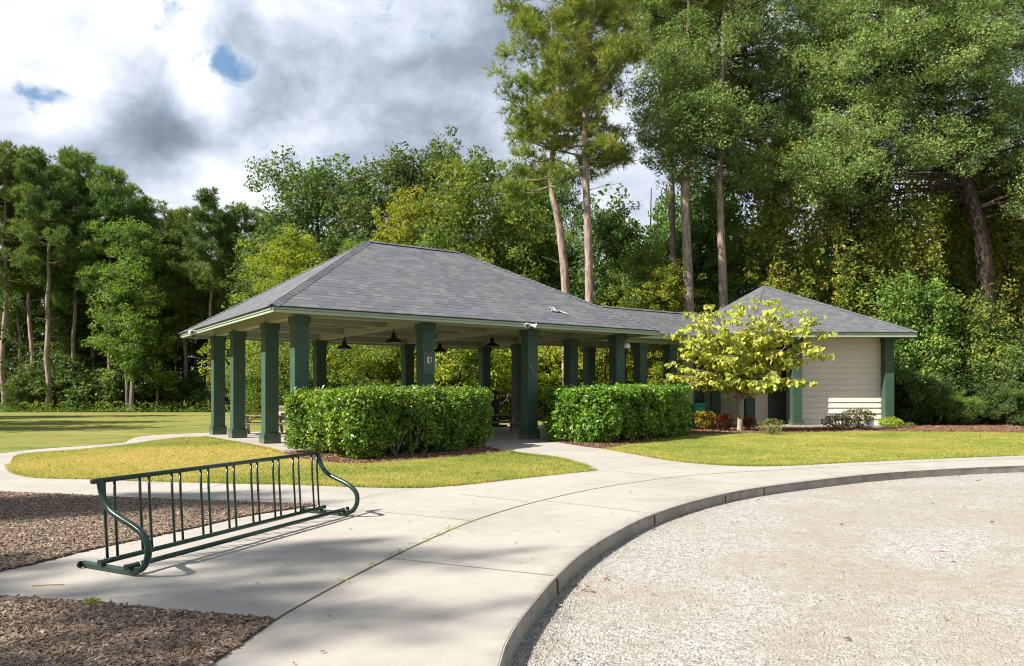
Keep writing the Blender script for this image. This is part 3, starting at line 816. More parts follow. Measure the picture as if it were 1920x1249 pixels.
mbc = MB(); mbc.box((0, 0, ZC - .105), (.52, .52, .21)); mbc.box((0, 0, ZC - .225), (.47, .47, .03))


def columns(parent, spots, proto=None):
    for x, y in spots:
        if proto is None:
            c_ = mbs.build('column', 'column_green', parent, (x, y, 0), bevel=.008)
            p_ = mbp.build('plinth', 'column_green', c_, bevel=.010); q_ = mbc.build('capital', 'column_green', c_, bevel=.008)
            proto = c_
        else:
            c_ = proto.copy(); col.objects.link(c_); c_.parent = parent; c_.location = (x, y, 0)
            for ch in proto.children:
                k_ = ch.copy(); col.objects.link(k_); k_.parent = c_
    return proto


spots = [(x, y) for y in (0, LY) for x in (0, 4.2, 8.4, 12.6)] + [(x, y) for x in (0, LX) for y in (2.85, 6.72)]
cproto = columns(pavilion, spots)
# house number 450 running diagonally down the third front column
font_cols = [o for o in pavilion.children if o.name.startswith('column') and abs(o.location.x - 8.4) < .01 and abs(o.location.y) < .01]
for i, ch in enumerate('450'):
    cu = bpy.data.curves.new('house_number', 'FONT'); cu.body = ch; cu.size = .24; cu.extrude = .008; cu.align_x = 'CENTER'
    o = bpy.data.objects.new('house_number', cu); col.objects.link(o)
    dg = bpy.context.evaluated_depsgraph_get(); me = bpy.data.meshes.new_from_object(o.evaluated_get(dg)); bpy.data.objects.remove(o)
    o = bpy.data.objects.new('house_number', me); col.objects.link(o); me.materials.append(MAT['number_metal'])
    o.parent = font_cols[0]; o.rotation_euler = (R(90), 0, 0); o.location = (-.105 + i * .105, -.232, 2.50 - i * .15)
    o['label'] = 'metal numeral %s on the column' % ch

# breezeway roof between pavilion and restroom (part of the pavilion's roof run)
breeze = thing('covered_walkway', 'low gabled walkway roof on green columns linking pavilion and restroom', 'walkway', (P0[0] + U_[0] * 15.5 + W_[0] * 4.8, P0[1] + U_[1] * 15.5 + W_[1] * 4.8, .014), PAV_RZ)
bl0, bl1, bw, bzr, bze = -4.2, 8.6, 2.45, 5.70, 4.33
mb = MB(); roof_mesh(mb, [[(bl0, -bw, bze), (bl1, -bw, bze), (bl1, 0, bzr), (bl0, 0, bzr)], [(bl1, bw, bze), (bl0, bw, bze), (bl0, 0, bzr), (bl1, 0, bzr)]])
br_ = mb.build('roof', 'shingle', breeze)
mb = MB(); cap_strip(mb, (bl0, 0, bzr), (bl1, 0, bzr)); mb.build('ridge_cap', 'shingle', br_)
mb = MB(); mb.add([(bl0 + 2, -bw, bze - .08), (bl0 + 2, 0, bzr - .08), (bl1, 0, bzr - .08), (bl1, -bw, bze - .08), (bl0 + 2, bw, bze - .08), (bl1, bw, bze - .08)], np.array([(0, 1, 2, 3), (1, 4, 5, 2)])); mb.build('ceiling', 'ceiling', breeze)
for s_ in (-1, 1):
    mb = MB(); mb.beam((bl0 + 1.0, s_ * (bw - .05), bze - .13), (bl1 - .8, s_ * (bw - .05), bze - .13), .045, .22); mb.build('fascia', 'fascia_green', breeze, bevel=.006)
    mb = MB(); mb.beam((-1.5, s_ * 1.9, ZC + .17), (bl1 - 1.4, s_ * 1.9, ZC + .17), .26, .34); mb.build('side_beam', 'beam_sage', breeze, bevel=.006)
columns(breeze, [(1.15, -1.9), (3.05, -1.9), (1.35, 1.9), (3.4, 1.9)], cproto)

# ------------------------------------------------------------------ restroom
RX, RY = 16.4, 38.3
rest = thing('restroom_building', 'small restroom building with cream lap siding, green posts and hip roof', 'building', (RX, RY, .0))


def rl(x, y, z): return (x - RX, y - RY, z)


Rr, Ff, Ll, L2, Bk = (19.6, 37.12), (11.4, 37.12), (8.3, 40.1), (10.5, 45.8), (19.8, 45.6)
Ap = rl(13.95, 42.6, 7.62); ez = 4.62
rim = [rl(*p, ez) for p in (Ff, Rr, Bk, L2, Ll)]
mb = MB(); roof_mesh(mb, [[rim[i], rim[(i + 1) % 5], Ap] for i in range(5)])
rr_ = mb.build('roof', 'shingle', rest)
mb = MB()
for q in rim: cap_strip(mb, q, Ap)
mb.build('hip_cap', 'shingle', rr_)
mb = MB(); mb.add([(q[0], q[1], ez - .10) for q in rim][::-1], np.arange(5)[None]); mb.build('soffit', 'ceiling', rest)
mb = MB()
for i in range(5):
    a_, b_ = Vector(rim[i]), Vector(rim[(i + 1) % 5]); dx = (b_ - a_).normalized(); inn = Vector((-dx.y, dx.x, 0))
    mb.beam(a_ + inn * .05 + dx * .04 + Vector((0, 0, -.135)), b_ + inn * .05 - dx * .05 + Vector((0, 0, -.135)), .045, .215)
mb.build('fascia', 'fascia_green', rest, bevel=.006)
mb = MB()
for i in range(5): mb.beam(Vector(rim[i]) + Vector((0, 0, -.013)), Vector(rim[(i + 1) % 5]) + Vector((0, 0, -.013)), .03, .022)
mb.build('drip_edge', 'lamp_black', rest)


def siding(a, b, z0, z1, expo=.285, name='siding_wall'):
    """lapped boards: every board leans out at its lower edge"""
    a, b = Vector((*a, 0)), Vector((*b, 0)); dx = (b - a).normalized(); out_ = Vector((dx.y, -dx.x, 0)); m_ = MB(); z = z0; ln = (b - a).length
    while z < z1 - .02:
        t = min(z + expo, z1)
        for o0, o1, za, zb_ in ((.052, .004, z, t),):
            p = [a + out_ * o0 + Vector((0, 0, za)), b + out_ * o0 + Vector((0, 0, za)), b + out_ * o1 + Vector((0, 0, zb_)), a + out_ * o1 + Vector((0, 0, zb_))]
            q = [a + Vector((0, 0, za)), b + Vector((0, 0, za))]
            m_.add([x[:] for x in p + q], np.array([(0, 1, 2, 3), (4, 5, 1, 0)]))
        z = t
    m_.add([x[:] for x in (a - out_ * .12 + Vector((0, 0, z0)), b - out_ * .12 + Vector((0, 0, z0)), b - out_ * .12 + Vector((0, 0, z1)), a - out_ * .12 + Vector((0, 0, z1)),
                           a + Vector((0, 0, z0)), b + Vector((0, 0, z0)), b + Vector((0, 0, z1)), a + Vector((0, 0, z1)))], np.array([(1, 0, 3, 2), (0, 4, 7, 3), (5, 1, 2, 6)]))
    return m_.build(name, 'siding', rest)


siding(rl(14.30, 38.46, 0)[:2], rl(18.46, 38.46, 0)[:2], .10, 4.5)
siding(rl(18.75, 38.3, 0)[:2], rl(18.75, 44.8, 0)[:2], .10, 4.5)
siding(rl(9.2, 40.95, 0)[:2], rl(11.55, 38.6, 0)[:2], .10, 4.5)
siding(rl(11.9, 40.0, 0)[:2], rl(13.30, 40.0, 0)[:2], .10, 4.5)
siding(rl(11.75, 38.7, 0)[:2], rl(11.75, 40.0, 0)[:2], .10, 4.5)
siding(rl(14.28, 40.0, 0)[:2], rl(14.28, 38.4, 0)[:2], .10, 4.5)
mb = MB(); mb.box(rl(13.9, 40.06, 2.25), (.98, .08, 4.3)); mb.build('door', 'door', rest, bevel=.01)
mb = MB(); mb.box(rl(13.37, 39.99, 2.25), (.12, .14, 4.35)); mb.box(rl(14.36, 39.99, 2.25), (.1, .14, 4.35)); mb.build('door_frame', 'column_green', rest, bevel=.006)
mb = MB(); mb.tube([rl(13.85, 38.0, .1), rl(13.85, 38.0, 4.4)], .035, 8); mb.build('downspout', 'grey_metal', rest)
mb = MB(); mb.box(rl(16.5, 37.86, .055), (4.6, .8, .10)); mb.box(rl(12.6, 39.0, .052), (3.1, 3.0, .095)); mb.build('foundation', 'concrete', rest, bevel=.01)
columns(rest, [rl(18.62, 38.12, 0)[:2], rl(14.0, 37.9, 0)[:2], rl(11.70, 37.9, 0)[:2], rl(10.35, 39.15, 0)[:2], rl(9.7, 39.95, 0)[:2]], cproto)
for c_ in [o for o in rest.children if o.name.startswith('column')]: c_.scale.z = 4.45 / ZC

# ------------------------------------------------------------------ things on the pavilion


def P3(t, dd, z=0): q = pav(t, dd); return (q[0], q[1], z)


def pendant(t, dd, label, drop=.12, loc=None):
    r = thing('pendant_lamp', label, 'lamp', loc or P3(t, dd, 3.43), 0, 'black barn lamps hanging under the roofs')
    m_ = MB(); m_.lathe([(.30, 0), (.305, .012), (.27, .07), (.19, .135), (.11, .17), (.085, .21), (.075, .33), (.03, .36), (0, .36)], sides=28); m_.build('lamp_shade', 'lamp_black', r, smooth=True)
    m_ = MB(); m_.lathe([(.285, .012), (.25, .065), (.10, .15), (0, .155)], sides=24); m_.build('reflector', 'grey_metal', r, smooth=True)
    m_ = MB(); m_.tube([(0, 0, .355), (0, 0, .36 + drop)], .022, 8); m_.build('stem', 'lamp_black', r)
    m_ = MB(); m_.lathe([(0, .045), (.05, .06), (.06, .10), (.03, .15), (0, .155)], sides=14); m_.build('bulb', 'white_plastic', r, smooth=True)
    return r


pendant(4.2, 6.85, 'black barn lamp furthest left, hanging under the far end of the first cross beam')
pendant(4.2, 2.35, 'largest black barn lamp, hanging left of the column with the sign panel')
pendant(8.4, 6.55, 'black barn lamp half hidden behind the right side of the sign panel column')
pendant(8.4, 2.45, 'black barn lamp hanging left of the column numbered 450')
pendant(0, 0, 'black barn lamp under the walkway roof, furthest right', .55, (6.15, 37.1, 3.35))


def floodlight(name, label, loc, rz, heads=2):
    r = thing(name, label, 'security light', loc, rz)
    m_ = MB(); m_.box((0, -.02, .02), (.14, .04, .12)); m_.build('mounting_plate', 'white_plastic', r, bevel=.01)
    for s_ in (-1, 1):
        m_ = MB(); ax = Vector((s_ * .75, -.6, -.22)).normalized(); st_ = Vector((s_ * .05, -.04, .03))
        sd_ = ax.cross(Vector((0, 0, 1))).normalized(); up = sd_.cross(ax); prof = [(0, .03), (.05, .035), (.10, .05), (.15, .085), (.19, .095)]
        m_.tube([(st_ + ax * q)[:] for q, _ in prof], [b for _, b in prof], 16); h_ = m_.build('lamp_head', 'white_plastic', r, smooth=True)
        m_ = MB(); m_.tube([(st_ + ax * .188)[:], (st_ + ax * .196)[:]], .08, 16); m_.build('lens', 'lens', h_)
    m_ = MB(); m_.lathe([(0, -.20), (.05, -.18), (.055, -.12), (.03, -.07), (.02, -.02)], (0, -.09, 0), 14); m_.build('motion_sensor', 'lamp_black', r, smooth=True)
    return r


floodlight('security_light', 'white twin floodlight with dark sensor fixed to the long front fascia', P3(7.55, -1.175, 3.93), PAV_RZ)
floodlight('security_light', 'white twin floodlight on the left end fascia near the far corner', P3(-1.16, 8.15, 3.93), PAV_RZ - R(90))
r = thing('security_camera', 'white dome camera hanging on an arm before the right corner column', 'camera', P3(12.55, -.62, 3.42), PAV_RZ)
mb = MB(); mb.tube([(0, .25, .62), (0, .12, .45), (0, 0, .30), (0, 0, .14)], .018, 8); mb.build('arm', 'lamp_black', r)
mb = MB(); mb.lathe([(0, .15), (.08, .14), (.12, .06), (.125, 0), (.11, -.05)], sides=20); mb.build('housing', 'white_plastic', r, smooth=True)
mb = MB(); mb.lathe([(.108, -.05), (.09, -.10), (.05, -.14), (0, -.15)], sides=20); mb.build('dome', 'lens', r, smooth=True)

r = thing('notice_board', 'green notice panel with small pale print on the second front column', 'sign', P3(4.22, -.225, 2.62), PAV_RZ)
mb = MB(); mb.box((0, -.012, 0), (.40, .02, .66)); mb.build('panel', 'sign_green', r, bevel=.004)
mb = MB()
for a_ in ((-.2, 0, .006, .67), (.2, 0, .006, .67), (0, .333, .4, .006), (0, -.333, .4, .006)): mb.box((a_[0], -.024, a_[1]), (a_[2] + .004, .008, a_[3]))
mb.build('frame', 'grey_metal', r)
mb = MB(); mb.box((-.005, -.024, .10), (.16, .006, .20)); pl_ = mb.build('printed_notice', 'pale', r)
mb = MB(); mb.box((.01, -.0285, .11), (.05, .003, .13)); mb.box((.055, -.0285, .03), (.035, .003, .04)); mb.build('dark_print', 'dark_print', pl_)
mb = MB(); mb.box((-.02, -.0245, .235), (.12, .005, .05)); mb.build('red_print', 'red_print', r)
r = thing('electrical_box', 'small grey outlet box low on the second front column above the hedge', 'electrical box', P3(4.27, -.225, 1.82), PAV_RZ)
mb = MB(); mb.box((0, -.05, 0), (.15, .10, .24)); mb.build('housing', 'grey_metal', r, bevel=.01)
mb = MB(); mb.box((.015, -.105, .02), (.05, .012, .06)); mb.build('switch', 'white_plastic', r, bevel=.004)
mb = MB(); mb.tube([(0, -.05, -.12), (0, -.05, -1.7)], .02, 8); mb.build('conduit', 'grey_metal', r)


def picnic_table(label, loc, rz, L=1.9):
    r = thing('picnic_table', label, 'picnic table', loc, rz, 'wooden picnic tables')
    m_ = MB()
    for i in range(5): m_.box((0, -.30 + i * .15, .745), (L, .138, .04))
    m_.build('tabletop', 'wood', r, bevel=.004)
    for s_ in (-1, 1):
        m_ = MB()
        for k_ in (0, 1): m_.box((0, s_ * (.62 + k_ * .145), .44), (L, .135, .04))
        m_.build('bench_seat', 'wood', r, bevel=.004)
    for x in (-L / 2 + .3, L / 2 - .3):
        for s_ in (-1, 1):
            m_ = MB(); m_.beam((x, s_ * .68, .0), (x, s_ * .24, .725), .045, .10, (1, 0, 0)); m_.build('leg', 'wood', r, bevel=.003)
        m_ = MB(); m_.box((x + .05, 0, .40), (.04, 1.55, .09)); m_.box((x + .05, 0, .70), (.04, .72, .05)); m_.build('crossbar', 'wood', r, bevel=.003)
        m_ = MB(); m_.beam((x + (-.0 if x < 0 else 0), 0, .42), (x * .3, 0, .72), .045, .08, (0, 1, 0)); m_.build('brace', 'wood', r, bevel=.003)
    return r


picnic_table('weathered wooden picnic table seen between the three left columns', P3(1.45, 8.55, .016), R(8))
picnic_table('wooden picnic table in the shade behind the column numbered 450', P3(9.9, 4.4, .016), PAV_RZ - R(30))
r = thing('barbecue_grill', 'tan block with a pale top seen between third left column and hedge', 'grill', (-13.2, 44.4, .01), 0)
mb = MB(); mb.box((0, 0, .42), (1.15, .8, .84)); mb.build('masonry_base', 'siding', r, bevel=.02)
mb = MB(); mb.box((0, 0, .89), (1.35, 1.0, .10)); mb.build('top_slab', 'concrete', r, bevel=.01)
mb = MB(); mb.box((.2, -.41, .35), (.45, .03, .4)); mb.build('fire_door', 'dark_print', r, bevel=.005)

r = thing('trash_can', 'tall black trash can with domed hood and yellow label at the back of the pavilion', 'trash can', P3(13.0, 9.35, .016), PAV_RZ + R(8))
mb = MB(); mb.lathe([(0, 0), (.30, 0), (.30, .10), (.27, .12), (.28, 1.25), (.33, 1.27), (.33, 1.32)], sides=24); mb.build('body', 'bin_black', r)
mb = MB(); mb.lathe([(.33, 1.32), (.33, 1.58), (.30, 1.70), (.20, 1.80), (0, 1.84)], sides=24); hd = mb.build('hood', 'bin_black', r, smooth=True)
mb = MB(); mb.box((-.06, -.33, 1.47), (.16, .02, .22)); mb.build('label_plate', 'yellow_print', hd, bevel=.004)
mb = MB(); mb.box((0, 0, .05), (.95, .9, .10)); mb.build('base_pad', 'lamp_black', r, bevel=.01)

r = thing('recycling_bin', 'bright green plastic bin between the right hedge and a restroom column', 'bin', (9.05, 37.75, .0), R(20))
mb = MB(); mb.add([(-.24, -.26, 0), (.24, -.26, 0), (.24, .26, 0), (-.24, .26, 0), (-.29, -.31, 1.05), (.29, -.31, 1.05), (.29, .33, 1.05), (-.29, .33, 1.05)], np.array([(0, 3, 2, 1), (0, 1, 5, 4), (1, 2, 6, 5), (2, 3, 7, 6), (3, 0, 4, 7)])); mb.build('body', 'bin_green', r, bevel=.02)
mb = MB(); mb.box((0, 0, 1.09), (.64, .70, .07)); mb.box((0, -.2, 1.15), (.5, .2, .06)); mb.build('lid', 'bin_green', r, bevel=.02)
for s_ in (-1, 1):
    mb = MB(); mb.tube([(s_ * .27, .28, .12), (s_ * .33, .28, .12)], .12, 16); mb.build('wheel', 'rubber', r)

r = thing('ground_spotlight', 'small white spotlight on the mulch before the cream siding', 'spotlight', (*G(1633, 806), .02), R(-15))
mb = MB(); mb.tube([(0, 0, 0), (0, 0, .10)], .025, 8); mb.build('stake', 'grey_metal', r)
mb = MB(); mb.tube([(0, -.10, .10), (0, -.02, .16), (0, .08, .24), (0, .16, .30)], [.06, .09, .125, .14], 16); mb.build('lamp_head', 'white_plastic', r, smooth=True)
mb = MB(); mb.tube([(0, .158, .298), (0, .165, .303)], .12, 16); mb.build('lens', 'lens', r)

mb = MB(); q0 = Vector((*pav(9.6, -1.18 + 1.0), 0)); zt = lambda dd: ZE + .563 * dd + .04
pts = []
for i, (dt, dd) in enumerate(((0, 1.0), (.18, .92), (.34, .95), (.5, .80), (.62, .72))):
    q = pav(9.25 + dt, -1.18 + dd); pts.append((q[0], q[1], zt(dd) + .02))
mb.tube(pts, [.045, .04, .035, .03, .012], 6)
q = pav(9.3, -1.18 + 1.12); mb.tube([pts[1], (q[0] + .1, q[1], zt(1.12) + .05), (q[0] - .1, q[1] + .05, zt(1.1) + .04)], [.03, .022, .01], 5)
tag(mb.build('fallen_branch', 'dead_wood'), 'short pale dead branch lying on the front slope of the pavilion roof', 'branch')

# ------------------------------------------------------------------ bicycle rack
o_ = G(187, 1069); far = G(596, 963); ldir = unit(far - o_); RL = float(np.linalg.norm(far - o_))
rack = thing('bicycle_rack', 'long dark green tubular bicycle rack with curved ends on the walk', 'bicycle rack', (o_[0], o_[1], 0), math.atan2(ldir[1], ldir[0]))
# local x runs along the rack, local -y towards the camera's right


def loop_pts(x):
    pr = [(-.20, .034), (.02, .034), (.22, .034), (.37, .036), (.46, .052), (.535, .105), (.578, .20), (.57, .305), (.50, .388), (.40, .442), (.26, .495), (.15, .545), (.075, .615), (.03, .70), (.008, .78), (0, .835)]
    s2 = smooth_line([(a, b, 0) for a, b in pr], 5)
    return [(x - a * .19, -a * 1.15, b) for a, b, _ in s2]


for x in (0.0, RL):
    mb = MB(); mb.tube(loop_pts(x), .030, 14); lp = mb.build('end_loop', 'rack_green', rack, smooth=True)
    mb = MB(); q = loop_pts(x)[0]; mb.tube([(x, q[1], .034), (x, q[1] + .012, .034)], .0315, 14); mb.build('end_cap', 'rubber', lp)
for nm, y, z, a_, b_ in (('back_bar', -.06, .083, -.05, .06), ('front_bar', -.445, .086, -.13, .01)):
    mb = MB(); mb.tube([(a_, y, z), (RL * .5, y, z), (RL + b_, y, z)], .024, 14); bb = mb.build(nm, 'rack_green', rack, smooth=True)
    for e in (a_ - .012, RL + b_):
        mb = MB(); mb.tube([(e, y, z), (e + .012, y, z)], .027, 14); mb.build('end_cap', 'rubber', bb)
mb = MB(); mb.tube([(-.085, .0, .815), (RL / 2, 0, .815), (RL + .03, 0, .815)], .0235, 14); tr_ = mb.build('top_rail', 'rack_green', rack, smooth=True)
mb = MB(); mb.tube([(-.09, 0, .815), (-.0845, 0, .815)], .017, 12); mb.build('bore_shade_disc', 'dark_print', tr_)  # solid black disc painted for the shade inside the open pipe end
for i in range(9):
    for dx in (0, .115):
        x = .045 + i * (RL - .20) / 8 + dx
        mb = MB(); mb.tube([(x, -.045, .085), (x, -.012, .60), (x, -.004, .812)], .0130, 8); mb.build('upright_bar', 'rack_green', rack, smooth=True)
for x in (-.03, RL - .11):
    mb = MB(); a_ = np.linspace(-.4, 3.6, 12); mb.tube([(x + .03, -.445 + .032 * math.cos(t), .086 + .032 * math.sin(t)) for t in a_] + [(x + .03, -.445 - .034, .03)], .0055, 8)
    mb.box((x + .03, -.445, .055), (.028, .075, .006)); mb.build('pipe_clamp', 'zinc', rack, smooth=False)
    mb = MB(); mb.tube([(x + .02, -.06, .10), (x + .02, -.06, .128)], .006, 6); mb.tube([(x + .02, -.06, .112), (x + .02, -.06, .120)], .011, 6); mb.build('bolt', 'zinc', rack)

# ------------------------------------------------------------------ hedges and shrubs


def offset_noise(P, s, seed):
    r_ = np.random.default_rng(seed); k = r_.normal(size=(7, 3)) * s; ph = r_.random(7) * 6.28
    return np.sin(P @ k.T + ph).mean(1)


def hedge(name, poly, z0, z1, n_, seed, label, size=.10):
    rg = np.random.default_rng(seed); poly = np.array(poly); c0 = poly.mean(0)
    L = np.linalg.norm(np.roll(poly, -1, 0) - poly, axis=1); cum = np.cumsum(L) / L.sum()
    ns = int(n_ * .68); u = rg.random(ns); ei = np.searchsorted(cum, u); tt = rg.random(ns)[:, None]
    B = poly[ei] * (1 - tt) + poly[(ei + 1) % len(poly)] * tt
    ed = unit(np.roll(poly, -1, 0) - poly)[ei]; nr_ = np.stack([ed[:, 1], -ed[:, 0]], -1)
    sgn = np.sign(((B - c0) * nr_).sum(1)); nr_ *= sgn[:, None]
    zf = rg.random(ns); z = z0 + (z1 - z0) * zf
    S3 = np.column_stack([B, z])
    dep = .34 * offset_noise(S3, 1.5, seed + 9) + .34 * offset_noise(S3, 2.8, seed) + .20 * offset_noise(S3, 6, seed + 1) - np.abs(rg.normal(size=ns)) * .12 - .07 - .26 * (1 - np.clip(zf * 4.0, 0, 1)) ** 1.5 - .24 * np.clip((zf - .80) * 5, 0, 1) ** 2 + .05
    S = np.column_stack([B + nr_ * dep[:, None], z + offset_noise(S3, 3, seed + 2) * .05])
    keep = rg.random(ns) < np.clip(1.0 + 1.5 * offset_noise(S3, 2.6, seed + 4) - .5 * (1 - np.clip(zf * 3, 0, 1)), .10, 1)
    S = S[keep]; S = S[:len(S) - len(S) % 2]
    nt = n_ - ns; Tp = scatter(rg, poly, nt); T3 = np.column_stack([Tp, np.full(nt, z1)])
    Tz = z1 + .16 * offset_noise(T3, 1.6, seed + 3) + .06 * offset_noise(T3, 7, seed + 5) - np.abs(rg.normal(size=nt)) * .06
    K = np.vstack([S, np.column_stack([Tp, Tz])]); per = 34
    u = unit(rg.normal(size=(len(K), per, 3))); rr = (.10 + .13 * rg.random((len(K), 1, 1))) * (.45 + .55 * rg.random((len(K), per, 1)) ** .4) * np.where(rg.random((len(K), per, 1)) < .03, 1.7, 1)
    C = (K[:, None] + u * rr).reshape(-1, 3); Nn = (u * 1.0).reshape(-1, 3)
    r = thing(name, label, 'hedge', (c0[0], c0[1], .016)); C = C - np.array((c0[0], c0[1], .016))
    m_ = MB(); leaf_quads(m_, rg, C, size, Nn, .35, .58, .14); m_.build('foliage', 'hedge_leaf', r)
    # leaves inside the hedge, and the stems
    q = scatter(rg, poly, 9000); q = np.column_stack([q, z0 + .15 + (z1 - z0 - .2) * rg.random(len(q))]) - np.array((c0[0], c0[1], .016)); q[:, :2] *= .80
    m_ = MB(); leaf_quads(m_, rg, q, size * 1.3, None, .2, .6); m_.build('inner_foliage', 'hedge_leaf', r)
    st_ = scatter(rg, poly, 34); m_ = MB()
    for p in st_:
        p = p - c0; p = p * .82
        for _ in range(4):
            e = p + rg.normal(size=2) * .3; m_.tube([(p[0], p[1], -.03), ((p[0] * .6 + e[0] * .4), (p[1] * .6 + e[1] * .4), .5), (e[0], e[1], z1 - .35)], [.022, .016, .006], 5)
    m_.build('stems', 'grey_bark', r)
    return r


hedge('hedge', [(-6.15, 21.15), (-5.1, 19.9), (-3.75, 18.45), (-2.6, 19.6), (-1.45, 21.7), (-.62, 23.4), (-.95, 24.3), (-2.2, 24.0), (-5.3, 22.1)], .10, 1.60, 2300, 3, 'wide clipped green hedge left of the pavilion entrance path', .105)
hedge('hedge', [(1.05, 26.8), (1.95, 25.5), (3.1, 24.7), (4.3, 26.3), (6.0, 28.6), (7.0, 30.2), (6.3, 30.9), (4.9, 29.0), (3.2, 27.9)], .10, 1.74, 2200, 8, 'clipped bright green hedge right of the column numbered 450', .115)


def bush(name, label, cat, loc, rad, hgt, n_, size, mat, seed, group=None, stems=6, z0=.05):
    rg = np.random.default_rng(seed); r = thing(name, label, cat, loc, rg.random() * 6, group)
    u = unit(rg.normal(size=(n_, 3))); u[:, 2] = np.abs(u[:, 2]) if False else u[:, 2]
    rr = (.45 + .55 * rg.random(n_) ** .5)[:, None]
    C = u * rr * np.array((rad, rad, hgt * .5)); C *= (1 + .45 * offset_noise(u * 2.2, 1.6, seed))[:, None]; C[:, 2] += hgt * .52; C = C[C[:, 2] > z0]
    m_ = MB(); leaf_quads(m_, rg, C, size, unit(C - np.array((0, 0, hgt * .4))) * .6, .4); m_.build('foliage', mat, r)
    m_ = MB()
    for _ in range(stems):
        e = rg.normal(size=2) * rad * .4; m_.tube([(e[0] * .15, e[1] * .15, -.02), (e[0] * .5, e[1] * .5, hgt * .35), (e[0], e[1], hgt * .75)], [.018, .013, .005], 5)
    m_.build('stems', 'grey_bark', r)
    return r


g = lambda px, py: (*G(px, py), .016)
bush('azalea_bush', 'low bush with orange yellow leaves at the right end of the hedge', 'bush', g(1320, 806), .55, .85, 1500, .09, 'orange_shrub', 21)
bush('azalea_bush', 'low bush with deep red flowers left of the small tree trunk', 'bush', g(1358, 808), .42, .75, 900, .09, 'red_flower', 22)
bush('azalea_bush', 'small bush with red leaves just right of the small tree trunk', 'bush', g(1403, 806), .34, .6, 700, .08, 'red_flower', 23)
bush('azalea_bush', 'sparse green bush before the dark restroom doorway', 'bush', g(1447, 815), .5, .62, 480, .09, 'azalea_leaf', 24)
bush('azalea_bush', 'reddish green azalea, left of two against the cream siding', 'bush', g(1568, 806), .62, .72, 1300, .085, 'azalea_leaf', 25)
bush('azalea_bush', 'taller reddish azalea in the middle of the cream siding', 'bush', g(1610, 805), .72, .95, 1700, .085, 'azalea_leaf', 26)
bush('groundcover_bush', 'bright lime green low bush at the foot of the right corner post', 'bush', g(1668, 803), .55, .5, 1100, .08, 'lime_shrub', 27)
bush('groundcover_bush', 'tiny green sprig on the mulch right of the corner post', 'bush', g(1702, 804), .32, .3, 260, .07, 'azalea_leaf', 28)

# ------------------------------------------------------------------ trees


def wander(rg, a, b, n_, amp):
    t = np.linspace(0, 1, n_)[:, None]; a, b = np.array(a, float), np.array(b, float)
    o = np.cumsum(rg.normal(size=(n_, 3)), 0) * amp; o -= o[0] * (1 - t) + o[-1] * t
    return a * (1 - t) + b * t + o * np.array((1, 1, .4))


def clump_leaves(mb, rg, K, per, rad, size, up=.35, flat=.7):
    """leaves filling the shell of small clumps, turned outwards"""
    n_ = len(K); u = unit(rg.normal(size=(n_, per, 3))); rr = rad * (.35 + .65 * rg.random((n_, per, 1)) ** .5) * (.7 + .6 * rg.random((n_, 1, 1)))
    C = K[:, None] + u * rr * np.array((1, 1, flat))
    leaf_quads(mb, rg, C.reshape(-1, 3), size, (u * .9).reshape(-1, 3), up)


def grow(rg, wood, a, b, r0, r1, n_=7, amp=.12, sides=6):
    P = wander(rg, a, b, n_, amp * np.linalg.norm(np.array(b) - np.array(a)) / n_)
    wood.tube(P, np.linspace(r0, r1, n_), sides, cap=False); return P


def broadleaf(name, label, cat, seed, H=18, base=.25, Rc=4.2, limbs=22, per_limb=4, sub=3, leaves=60, size=.25, rad=.75, leafm='gum_leaf', barkm='grey_bark', tr=.20, lean=0., belly=.45, droop=0., twin=False):
    rg = np.random.default_rng(seed); r = thing(name, label, cat); wood = MB(); K = []
    T = wander(rg, (0, 0, -.2), (lean, lean * .3, H * .9), 12, .12)
    wood.tube(T, np.linspace(tr, .03, 12) * np.array([1.35] + [1] * 11), 9)
    if twin: wood.tube(wander(rg, (.45, .1, -.2), (1.2, .4, H * .55), 9, .08), np.linspace(tr * .8, .03, 9), 8)
    for i in range(limbs):
        f = base + (.93 - base) * ((i + rg.random()) / limbs); z = f * H
        g_ = (f - base) / (1 - base); prof = math.sin(math.pi * min(1, max(.02, (g_ * (1 - belly) + belly * g_ ** .5) * .86 + .10))) ** .75
        L = Rc * prof * (.62 + .5 * rg.random()); az = i * 2.4 + rg.normal() * .5
        k = np.searchsorted(T[:, 2], z * .9); p0 = T[min(k, 11)]
        tip = np.array((p0[0] + math.cos(az) * L, p0[1] + math.sin(az) * L, z + L * (.30 - droop) + rg.normal() * .3))
        B = grow(rg, wood, p0, tip, max(.02, tr * .42 * (1.05 - f)), .012, 7, .2, 5)
        for q in range(per_limb):
            t = .40 + .62 * (q + rg.random() * .8) / per_limb; b = B[min(6, int(t * 6))]
            for _ in range(sub):
                e = b + rg.normal(size=3) * np.array((1, 1, .75)) * (.45 + .12 * Rc); K.append(e)
                if rg.random() < .5: wood.tube([b, (b + e) / 2 + rg.normal(size=3) * .06, e], [.018, .012, .006], 3, cap=False)
    top = T[-1]
    for _ in range(limbs // 3): K.append(top + rg.normal(size=3) * np.array((.7, .7, .5)) * (.25 * Rc))
    wood.build('trunk', barkm, r); m_ = MB(); clump_leaves(m_, rg, np.array(K), leaves, rad, size)
    m_.build('crown', leafm, r); return r


